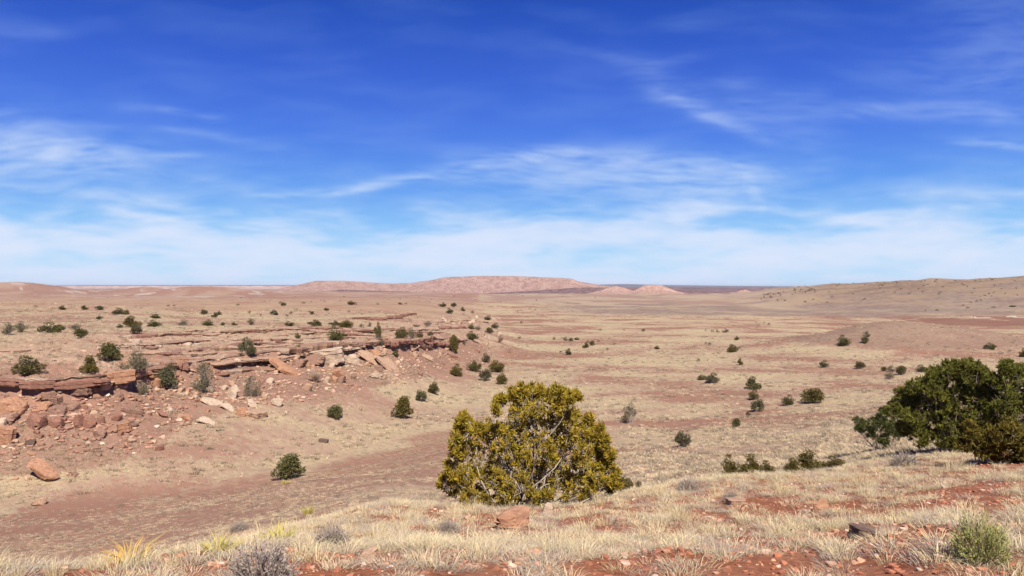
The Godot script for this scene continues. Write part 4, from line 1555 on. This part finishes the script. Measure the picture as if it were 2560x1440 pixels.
	var sets := [
		[row, "ridge top bush row", [[20, 838, 42, 32], [55, 830, 40, 27], [129, 833, 60, 27], [190, 825, 32, 17], [203, 844, 36, 23], [331, 818, 42, 28], [339, 835, 31, 25], [299, 819, 17, 9], [383, 817, 37, 17], [455, 814, 33, 15], [521, 814, 29, 15], [556, 813, 13, 8], [586, 813, 15, 7], [625, 813, 28, 18], [722, 815, 23, 12], [786, 816, 33, 17], [836, 815, 26, 13], [866, 819, 40, 19], [905, 817, 14, 8], [925, 816, 16, 9]]],
		[hills, "junipers on the smooth hills", [[89, 768, 12, 5], [155, 774, 21, 10], [212, 774, 17, 11], [250, 774, 23, 10], [299, 787, 39, 17], [316, 786, 16, 11], [249, 798, 15, 9], [388, 796, 27, 11], [420, 766, 10, 5], [435, 766, 9, 5], [509, 786, 21, 13], [536, 793, 17, 12], [548, 787, 14, 10], [595, 764, 11, 6], [624, 784, 11, 9], [651, 791, 6, 8], [685, 788, 20, 14], [718, 793, 10, 9], [727, 786, 11, 9], [700, 760, 9, 7], [708, 765, 15, 10], [781, 786, 13, 8], [816, 777, 13, 8], [758, 760, 11, 6], [877, 762, 19, 10], [889, 762, 10, 7], [945, 762, 9, 5], [1000, 761, 13, 5], [1014, 761, 8, 5], [775, 782, 8, 6], [873, 781, 7, 6]]],
		[end_, "bushes on the ridge end", [[1070, 816, 21, 14], [1095, 814, 11, 12], [1076, 840, 15, 12], [1179, 823, 17, 14], [1195, 825, 19, 11], [1238, 821, 22, 14], [1224, 833, 25, 14], [1221, 800, 23, 11], [1108, 767, 18, 11], [1098, 766, 10, 8], [1134, 768, 15, 12], [1124, 784, 18, 14], [1157, 778, 13, 11], [1181, 786, 12, 11], [1160, 788, 11, 7], [1170, 842, 14, 10], [1160, 862, 15, 10], [1040, 818, 25, 7]]],
		[plain, "junipers on the valley plain", [[1303, 809, 10, 7], [1295, 781, 8, 6], [1299, 849, 11, 10], [1386, 850, 11, 9], [1415, 852, 17, 11], [1428, 853, 13, 9], [1442, 850, 13, 7], [1464, 870, 18, 14], [1481, 864, 16, 13], [1469, 857, 10, 7], [1496, 855, 11, 5], [1536, 862, 8, 5], [1518, 877, 11, 8], [1402, 882, 11, 7], [1421, 887, 18, 16], [1642, 873, 15, 9], [1501, 827, 8, 7], [1765, 828, 8, 8], [1781, 832, 9, 10], [1794, 833, 11, 10], [1910, 811, 9, 9], [1922, 813, 8, 7], [1890, 810, 7, 7], [1842, 850, 13, 10], [1773, 863, 11, 9], [1764, 861, 7, 7], [1848, 873, 9, 8], [1747, 904, 9, 8], [1730, 955, 9, 8], [1668, 1052, 9, 10], [1380, 770, 6, 4], [1325, 774, 12, 5], [1338, 776, 6, 4], [1430, 778, 5, 4], [1871, 1038, 13, 9]]],
		[foot, "junipers at the foot of the round hill", [[2062, 919, 26, 18], [2149, 922, 28, 20], [2209, 928, 16, 11], [2230, 929, 24, 16], [2253, 937, 30, 23], [2225, 948, 28, 20], [2303, 930, 32, 18], [2524, 880, 10, 7], [2095, 981, 11, 5], [2558, 893, 20, 22]]],
		[rise, "junipers on the long rise", [[2315, 778, 9, 5], [2343, 778, 9, 6], [2408, 765, 6, 5], [2419, 771, 9, 5], [2484, 770, 12, 5], [2532, 767, 14, 4], [2441, 755, 6, 5], [2452, 752, 5, 5], [2425, 757, 6, 4], [2428, 758, 5, 4], [2455, 751, 5, 4], [2462, 741, 7, 5], [2473, 736, 6, 5], [2450, 743, 7, 4], [2478, 742, 5, 4], [2543, 739, 5, 4], [2513, 735, 5, 4], [2068, 758, 8, 5], [2040, 761, 4, 4], [2150, 754, 8, 4], [2156, 752, 5, 4]]],
	]
	for s in sets:
		for q in s[2]:
			var tell: String = s[0]
			if s[0] == plain:
				if q[1] < 785:
					tell = "tiny juniper at the very back of the plain before the hills"
				elif q[0] > 1380 and q[0] < 1540 and q[1] > 840:
					tell = "juniper of the loose cluster in the middle of the plain"
				elif q[0] > 1740 and q[0] < 1860 and q[1] < 880:
					tell = "small juniper on the plain in the company of the yellowish juniper"
				elif q[0] > 1880 and q[1] < 820:
					tell = "juniper of the little group before the grey scrub flat"
			elif s[0] == hills:
				if q[0] < 460:
					tell = "juniper on the smooth hill behind the broad rim juniper and overhang"
				elif q[0] < 700:
					tell = "juniper on the smooth hill straight behind the rock pavement"
				elif q[0] < 860:
					tell = "juniper on the smooth hill short of the red eroded bank"
				else:
					tell = "juniper on the low crest behind the red eroded bank"
			elif s[0] == row:
				if q[0] < 260:
					tell = "wide bush of the ridge top row behind the dark overhang"
				elif q[0] < 640:
					tell = "bush of the ridge top row behind the pink rock pavement"
				else:
					tell = "bush of the ridge top row above the red crest ledge"
			shrub(q[0], q[1], q[2], q[3], "grey" if int(q[0]) % 5 == 0 and s[0] != hills else "green", tell, s[1] if tell == s[0] else tell)
	# grey brush on the plain
	for q in [[1813, 831, 20, 10], [1897, 816, 11, 7], [1610, 828, 16, 6], [1560, 827, 10, 6], [1200, 922, 16, 14]]:
		shrub(q[0], q[1], q[2], q[3], "grey", "pale leafless brush thicket out on the plain", "brush thickets on the plain")
	# dots on the far slope and its skyline
	var r2 := RandomNumberGenerator.new()
	r2.seed = 77
	for i in 70:
		var px := r2.randf_range(1930.0, 2640.0)
		var sky_y := lerpf(716.0, 686.0, clampf((px - 1960.0) / 600.0, 0.0, 1.0))
		shrub(px, sky_y + 3.0 + pow(r2.randf(), 2.0) * 40.0, r2.randf_range(4.0, 8.0), r2.randf_range(3.0, 5.0), "green", "tiny juniper speck on the high skyline slope", "specks on the skyline slope", 500.0)
	for i in 46:
		var t := r2.randf()
		shrub(1905.0 + t * 130.0 + r2.randf_range(-8, 8), 742.0 - t * 18.0 + r2.randf_range(-7, 7), r2.randf_range(3.0, 7.0), r2.randf_range(2.5, 4.5), "green", "tiny juniper of the dark drift on the low spur", "drift of junipers on the low spur", 500.0)
	for i in 30:
		shrub(r2.randf_range(560.0, 1500.0), r2.randf_range(741.0, 757.0), r2.randf_range(3.0, 6.0), r2.randf_range(2.0, 3.5), "green", "tiny dark speck of a juniper before the mesa", "specks before the mesa", 450.0)


func build_trees() -> void:
	var foot := spot(1320, 1268, 9.0)
	var per := -foot.z / F
	var gold := Color(0.255, 0.188, 0.024)
	var silver := Color(0.34, 0.30, 0.265)
	big_juniper("juniper_tree", "golden olive juniper with silvery twigs on the knoll's grassy crest", foot, per, Vector2(1320, 1262), [
		[1322, 985, 26], [1300, 1010, 28], [1345, 1005, 28], [1385, 990, 24], [1410, 1000, 22], [1240, 1010, 13], [1252, 995, 12], [1445, 985, 9], [1290, 1045, 30], [1335, 1045, 34], [1385, 1040, 32], [1430, 1035, 22],
		[1455, 1060, 24], [1475, 1040, 13], [1145, 1055, 18], [1135, 1080, 20], [1160, 1075, 24], [1190, 1070, 16], [1215, 1080, 24], [1245, 1070, 26], [1265, 1095, 32], [1310, 1090, 34], [1360, 1095, 34], [1410, 1090, 32], [1450, 1100, 30], [1490, 1085, 20], [1510, 1075, 14],
		[1130, 1115, 24], [1165, 1120, 30], [1210, 1125, 32], [1255, 1140, 34], [1305, 1140, 34], [1420, 1140, 34], [1465, 1145, 32], [1500, 1120, 26], [1522, 1110, 16],
		[1120, 1160, 26], [1155, 1170, 32], [1200, 1180, 34], [1250, 1185, 34], [1300, 1185, 34], [1345, 1195, 24], [1400, 1185, 32], [1445, 1190, 32], [1490, 1170, 28], [1520, 1150, 22], [1528, 1180, 14],
		[1105, 1200, 20], [1135, 1215, 26], [1175, 1225, 32], [1220, 1230, 32], [1265, 1230, 30], [1305, 1230, 26], [1340, 1225, 20], [1420, 1215, 22], [1465, 1215, 20], [1160, 1250, 20], [1215, 1255, 20], [1265, 1252, 18], [1545, 1165, 12], [1543, 1190, 10], [1500, 1205, 24], [1525, 1210, 14], [1480, 1235, 14], [1330, 1165, 30], [1372, 1140, 28], [1365, 1215, 18], [1310, 964, 11], [1352, 972, 11], [1396, 968, 10], [1150, 1036, 9], [1280, 982, 12], [1425, 985, 9],
	], gold, silver, 25, 22, 6, 0.95, 51)
	# dark junipers beyond the crest
	var f2 := spot(2440, 1124, 15.0)
	var dark := Color(0.12, 0.12, 0.024)
	var wood := Color(0.25, 0.20, 0.165)
	big_juniper("juniper_tree", "large dark green juniper massed behind the grassy crest", f2, -f2.z / F, Vector2(2440, 1112), [
		[2380, 915, 22], [2420, 905, 20], [2440, 920, 28], [2345, 935, 26], [2390, 945, 34], [2435, 950, 34], [2300, 960, 26], [2345, 970, 34], [2395, 985, 38], [2445, 985, 36], [2265, 985, 22], [2290, 1000, 32], [2340, 1015, 38], [2390, 1025, 38], [2440, 1020, 36],
		[2250, 1020, 22], [2275, 1040, 32], [2325, 1055, 36], [2375, 1065, 36], [2425, 1060, 36], [2270, 1070, 24], [2310, 1085, 26], [2360, 1095, 26], [2410, 1095, 28], [2470, 1080, 34], [2480, 1040, 36], [2470, 960, 30], [2360, 1000, 34], [2300, 1030, 34],
	], dark, wood, 96, 20, 5, 1.0, 52)
	var f3 := spot(2600, 1116, 15.0)
	big_juniper("juniper_tree", "tall dark juniper standing close against the large dark one", f3, -f3.z / F, Vector2(2600, 1084), [
		[2525, 893, 18], [2550, 900, 20], [2500, 925, 24], [2545, 935, 34], [2600, 920, 34], [2650, 940, 34], [2520, 965, 36], [2575, 975, 40], [2635, 980, 40], [2690, 985, 36], [2510, 1005, 34], [2560, 1020, 40], [2620, 1025, 40], [2680, 1030, 40], [2520, 1050, 34], [2580, 1065, 38], [2640, 1070, 38], [2700, 1070, 30], [2540, 1090, 26], [2610, 1095, 28], [2670, 1095, 26],
	], Color(0.112, 0.118, 0.024), wood, 96, 18, 5, 1.0, 53)
	var f4 := spot(2505, 1158, 12.0)
	big_juniper("juniper_tree", "rusty olive juniper in front of the dark junipers", f4, -f4.z / F, Vector2(2505, 1158), [
		[2430, 1075, 14], [2440, 1095, 18], [2480, 1085, 22], [2520, 1075, 24], [2460, 1115, 24], [2500, 1110, 28], [2545, 1100, 26], [2425, 1120, 14], [2480, 1135, 22], [2525, 1130, 26], [2565, 1120, 26], [2590, 1090, 22], [2600, 1130, 24], [2550, 1140, 18],
	], Color(0.125, 0.098, 0.02), wood, 80, 18, 3, 0.6, 54)
	var f5 := spot(2222, 1122, 18.0)
	big_juniper("juniper_tree", "small leaning green juniper with a long shadow beside the dark junipers", f5, -f5.z / F, Vector2(2222, 1120), [
		[2150, 1055, 13], [2165, 1070, 18], [2185, 1060, 16], [2205, 1045, 15], [2190, 1085, 20], [2215, 1075, 20], [2235, 1060, 18], [2240, 1085, 18], [2210, 1100, 14], [2150, 1078, 12], [2210, 1030, 12], [2230, 1030, 14],
	], Color(0.066, 0.078, 0.022), wood, 48, 16, 4, 0.5, 55)


func plant(px: float, py: float, w: float, h: float, mesh: Mesh, called: String, label: String, m: Material, rad: float, tall: float, tint := Color.WHITE, group := "") -> void:
	var p := spot(px, py, 3.0)
	var d := -p.z
	rng.seed = int(px + py * 3.0)
	var s := Vector3(w / F * d / (2.0 * rad), h / F * d / tall, w / F * d / (2.0 * rad))
	solo(called, mesh, m, label, "plant", Transform3D(Basis.from_scale(s) * Basis(Vector3.UP, rng.randf() * TAU), p), group)


func twig_shrub(seed_: int, col: Color, tip: Color, n: int) -> ArrayMesh:
	# a low rounded shrub of many fine forked twigs; radius 0.5, height 0.5
	rng.seed = seed_
	var v := PackedVector3Array()
	var c := PackedColorArray()
	for i in n:
		var o := rdir()
		o.y = absf(o.y) * 0.9 + 0.1
		var a := Vector3(o.x * 0.12, -0.02, o.z * 0.12)
		var e := o * 0.5 * rng.randf_range(0.7, 1.0)
		var mid := a.lerp(e, 0.55) + rdir() * 0.05
		tube(v, c, a, mid, 0.006, 0.004, 3, jit(col, 0.2))
		for k in 4:
			var e2 := e + rdir() * 0.10
			tube(v, c, mid, e2, 0.004, 0.0015, 3, jit(col, 0.25))
			for l in 3:
				var q := mid.lerp(e2, rng.randf_range(0.5, 1.0))
				var s := rdir() * 0.012
				v_tri(v, c, q - s, q + s, q + (o + rdir()) * 0.025, jit(tip, 0.25))
	return array_mesh(v, c)


func build_foreground() -> void:
	var grey_tw := twig_shrub(601, Color(0.24, 0.205, 0.19), Color(0.36, 0.31, 0.26), 150)
	var green_tw := twig_shrub(602, Color(0.25, 0.23, 0.10), Color(0.30, 0.32, 0.11), 170)
	plant(655, 1462, 215, 110, grey_tw, "grey_shrub", "large grey twiggy shrub on the knoll among pale grass", M.bark, 0.5, 0.5)
	plant(2455, 1405, 150, 125, green_tw, "green_shrub", "pale green broom like shrub on the knoll", M.bark, 0.5, 0.5)
	plant(2262, 1165, 85, 34, grey_tw, "grey_shrub", "dark low cushion shrub shaded by the junipers", M.bark, 0.5, 0.5)
	plant(600, 1330, 60, 26, grey_tw, "grey_shrub", "small purplish shrub beyond the yellow green grass clump", M.bark, 0.5, 0.5)
	plant(830, 1370, 110, 60, grey_tw, "grey_shrub", "grey cushion shrub beside the bunch of tall pale grass", M.bark, 0.5, 0.5)
	plant(1720, 1230, 70, 36, grey_tw, "grey_shrub", "grey cushion shrub on the crest beyond the golden juniper", M.bark, 0.5, 0.5)
	plant(1830, 1255, 60, 26, grey_tw, "grey_shrub", "second grey cushion shrub on the open crest grass", M.bark, 0.5, 0.5)
	plant(1120, 1335, 70, 36, grey_tw, "grey_shrub", "grey cushion shrub just before the golden juniper's foot", M.bark, 0.5, 0.5)
	var yel := tuft_mesh(610, 120, 0.12, 0.4, 0.45, 0.006, Color(0.42, 0.36, 0.10))
	var org := tuft_mesh(611, 110, 0.12, 0.4, 0.5, 0.006, Color(0.50, 0.34, 0.11))
	var pal := tuft_mesh(612, 120, 0.12, 0.45, 0.35, 0.002, Color(0.56, 0.47, 0.29))
	for q in [[545, 1385, 60, 44, yel, "yellow green spiky grass clump beside the purplish shrub"], [695, 1356, 56, 42, yel, "yellow green spiky grass clump next to the pale bunch"], [325, 1410, 70, 56, org, "orange tinted grass clump on the knoll edge"], [770, 1286, 20, 24, yel, "little yellow green clump down on the straw slope"], [715, 1210, 14, 10, yel, "tiny green clump under the open branched juniper"]]:
		plant(q[0], q[1], q[2], q[3], q[4], "grass_clump", q[5], M.grass, 0.12, 0.4)
	for q in [[135, 1445, 70, 80], [235, 1425, 70, 70], [430, 1420, 70, 62], [870, 1345, 70, 75], [940, 1362, 90, 85], [1010, 1330, 60, 60], [1500, 1262, 50, 60], [1455, 1290, 50, 44], [1640, 1240, 60, 50], [2380, 1175, 60, 55], [2340, 1185, 46, 46], [1700, 1300, 70, 60], [1960, 1240, 60, 50], [2150, 1215, 60, 50], [40, 1450, 60, 60], [2240, 1290, 50, 40]]:
		plant(q[0], q[1], q[2] * 0.55, q[3] * 0.7, pal, "grass_clump", "tall pale straw grass clump standing above the knoll's short grass", M.grass, 0.12, 0.45, Color.WHITE, "tall pale grass clumps")
	# stones lying on the knoll
	for q in [
		[1278, 1318, 92, 44, "orange", 0, "flat topped orange rock at the golden juniper's foot", 0.1], [1365, 1282, 24, 26, "pale", 0, "pale upright stone under the golden juniper", 0.2], [2048, 1284, 42, 38, "orange", 0, "pointed reddish stone on the grassy knoll", 0.1],
		[2158, 1342, 64, 30, "dark", 1, "dark flat stone on red soil", 0.12], [918, 1402, 44, 30, "tan", 0, "rounded pinkish stone beside the pale grass", 0.0], [1552, 1312, 32, 22, "tan", 0, "small pinkish stone on the knoll behind the gravel patch", 0.0], [1330, 1392, 46, 20, "orange", 0, "orange stone on bare red soil", 0.1],
		[1300, 1408, 40, 16, "tan", 1, "thin tan stone beside the orange stone", 0.0], [1560, 1392, 24, 12, "tan", 0, "tan stone in the gravel patch", 0.0], [1280, 1432, 24, 12, "orange", 0, "small orange stone low on the knoll", 0.0], [1100, 1415, 26, 12, "pale", 0, "whitish stone in red soil", 0.0],
		[1840, 1262, 50, 18, "tan", 1, "flat tan stone among the crest grass", 0.0], [2330, 1300, 30, 14, "brown", 0, "brown stone between grass tufts", 0.0], [1990, 1330, 26, 12, "red", 0, "red stone beside the dark flat one", 0.0],
	]:
		rock(q[0], q[1], q[2], q[3], q[4], q[6], q[5], q[7], "", 3.0)


func build_grass() -> void:
	rng.seed = 900
	var kinds := [
		tuft_mesh(701, 64, 0.08, 0.095, 0.9, 0.0019, Color(0.54, 0.46, 0.305)),
		tuft_mesh(702, 110, 0.12, 0.045, 1.8, 0.0019, Color(0.46, 0.385, 0.265)),
		tuft_mesh(703, 110, 0.12, 0.045, 1.9, 0.0019, Color(0.31, 0.265, 0.225)),
		tuft_mesh(704, 6, 0.05, 0.21, 0.45, 0.0016, Color(0.58, 0.49, 0.32)),
	]
	var pl: Array = [[], [], [], []]
	var ti: Array = [[], [], [], []]
	rng.seed = 901
	for i in 28000:
		var d := 3.4 * pow(30.0 / 3.4, sqrt(rng.randf()))
		var u := rng.randf_range(-0.9, 0.9) * (1.0 + 2.0 / d)
		var x := u * d
		var z := -d
		var cov := nz3.get_noise_2d(x * 2.6 + 10.0, z * 2.6) * 1.1 + nz2.get_noise_2d(x * 3.0 + 60.0, z * 3.0) * 0.9
		var crest := smoothstep(9.0, 15.0, d)
		if d > crest_d[clampi(int((u + 1.0) * 0.5 * (NC - 1)), 0, NC - 1)] * 1.2 and rng.randf() > 0.15:
			continue
		if cov + crest * 0.26 < 0.13 and rng.randf() > 0.06:
			continue
		var k := 1
		var pick := rng.randf()
		var straw := nz2.get_noise_2d(x * 2.0 - 90.0, z * 2.0) + crest * 0.15
		if pick < 0.30 + straw * 0.5:
			k = 0
		elif pick < 0.62:
			k = 1
		elif pick < 0.94:
			k = 2
		else:
			k = 3
		var s := rng.randf_range(0.6, 1.35)
		var p := at(x, z)
		pl[k].append(Transform3D(Basis(Vector3.UP, rng.randf() * TAU) * Basis.from_scale(Vector3(s, s * rng.randf_range(0.75, 1.25), s)), p))
		var t := rng.randf_range(0.82, 1.15)
		ti[k].append(Color(t, t * rng.randf_range(0.95, 1.03), t * rng.randf_range(0.88, 1.05)))
	var root := stuff("dry_grass", "short dry straw coloured grass covering the knoll", "grass")
	for k in 4:
		scatter(root, "tufts", kinds[k], M.grass, pl[k], ti[k])
	# farther grass: coarser tufts on the slopes and the valley floor
	var far := [tuft_mesh(711, 16, 0.13, 0.16, 1.1, 0.012, Color(0.53, 0.435, 0.30), false), tuft_mesh(712, 18, 0.16, 0.12, 1.5, 0.014, Color(0.42, 0.325, 0.235), false), tuft_mesh(713, 26, 0.22, 0.22, 1.0, 0.016, Color(0.21, 0.175, 0.135), false)]
	pl = [[], [], []]
	ti = [[], [], []]
	rng.seed = 902
	for i in 140000:
		var d := 20.0 * pow(260.0 / 20.0, rng.randf())
		var u := rng.randf_range(-0.78, 0.78)
		var x := u * d
		var z := -d
		var cov := nz2.get_noise_2d(x * 1.1, z * 1.5 + 300.0) + nz3.get_noise_2d(x * 1.6, z * 1.6) * 0.6
		if cov < -0.02 and rng.randf() > 0.15:
			continue
		# the near side of the gully bears only small grey tufts
		var bare: bool = u < -0.08 and d < toe_d[clampi(int((u + 1.0) * 0.5 * (NC - 1)), 0, NC - 1)] * 1.02
		if bare and rng.randf() > 0.55:
			continue
		var k := 0 if rng.randf() < 0.5 + cov * 0.5 else 1
		if rng.randf() < 0.09:
			k = 2
		var s := rng.randf_range(0.6, 1.3) * lerpf(0.62, 1.0, smoothstep(24.0, 60.0, d)) * (1.0 + d * 0.003)
		if bare:
			k = 1 if rng.randf() < 0.88 else 2
			s *= 0.62
		pl[k].append(Transform3D(Basis(Vector3.UP, rng.randf() * TAU) * Basis.from_scale(Vector3(s, s, s)), at(x, z)))
		var t := rng.randf_range(0.8, 1.15)
		ti[k].append(Color(t, t, t * rng.randf_range(0.9, 1.05)))
	var root2 := stuff("dry_grass", "thin dry grass and low scrub over the valley slopes", "grass")
	for k in 3:
		scatter(root2, "tufts", far[k], M.grass, pl[k], ti[k])
	# gravel on the bare red soil
	var peb := [make_boulder(801, 3), make_boulder(802, 5)]
	pl = [[], []]
	ti = [[], []]
	rng.seed = 903
	for i in 36000:
		var d := 2.6 * pow(24.0 / 2.6, sqrt(rng.randf()))
		var x := rng.randf_range(-0.85, 0.85) * (d + 2.0)
		var z := -d
		var s := 0.010 + pow(rng.randf(), 4.0) * 0.038
		var k := i % 2
		pl[k].append(Transform3D(Basis(Vector3.UP, rng.randf() * TAU) * Basis.from_scale(Vector3(s * 1.3, s * 0.7, s)), at(x, z) - Vector3(0, s * 0.15, 0)))
		var pick := rng.randf()
		var c := Color(0.36, 0.15, 0.09)
		if pick > 0.9:
			c = Color(0.60, 0.46, 0.36)
		elif pick > 0.6:
			c = Color(0.47, 0.27, 0.18)
		ti[k].append(jit(c, 0.2))
	var root3 := stuff("gravel", "small red and pink gravel on the bare soil of the knoll", "gravel")
	for k in 2:
		scatter(root3, "pebbles", peb[k], M.stone, pl[k], ti[k])

	# broken stone over the talus and between the ledges
	pl = [[], []]
	ti = [[], []]
	rng.seed = 904
	for i in 9000:
		var px := rng.randf_range(-200.0, 1240.0)
		var u := (px - CX) / F
		var rim := rim_d[clampi(int((u + 1.0) * 0.5 * (NC - 1)), 0, NC - 1)]
		var up := rng.randf() < 0.35
		var d := rim * (rng.randf_range(1.0, 1.42) if up else 1.0 - pow(rng.randf(), 1.3) * 0.17)
		var x := u * d
		var z := -d
		if nz2.get_noise_2d(x * 1.6 + 500.0, z * 1.6) < (0.05 if up else -0.12):
			continue
		var s := 0.07 + pow(rng.randf(), 4.0) * 0.42
		var k := i % 2
		pl[k].append(Transform3D(Basis(Vector3.UP, rng.randf() * TAU) * Basis(Vector3.RIGHT, rng.randf_range(-0.5, 0.5)) * Basis.from_scale(Vector3(s * 1.4, s * (0.35 if up else 0.65), s)), at(x, z) - Vector3(0, s * 0.12, 0)))
		var c := Color(0.33, 0.185, 0.135) if rng.randf() < 0.75 - smoothstep(300.0, 600.0, px) * 0.55 else Color(0.43, 0.295, 0.215)
		if rng.randf() < 0.06:
			c = Color(0.52, 0.41, 0.32)
		ti[k].append(jit(c, 0.25))
	var root4 := stuff("scree", "loose broken sandstone strewn over the ridge slope and its ledges", "scree")
	for k in 2:
		scatter(root4, "stones", peb[k], M.stone, pl[k], ti[k])
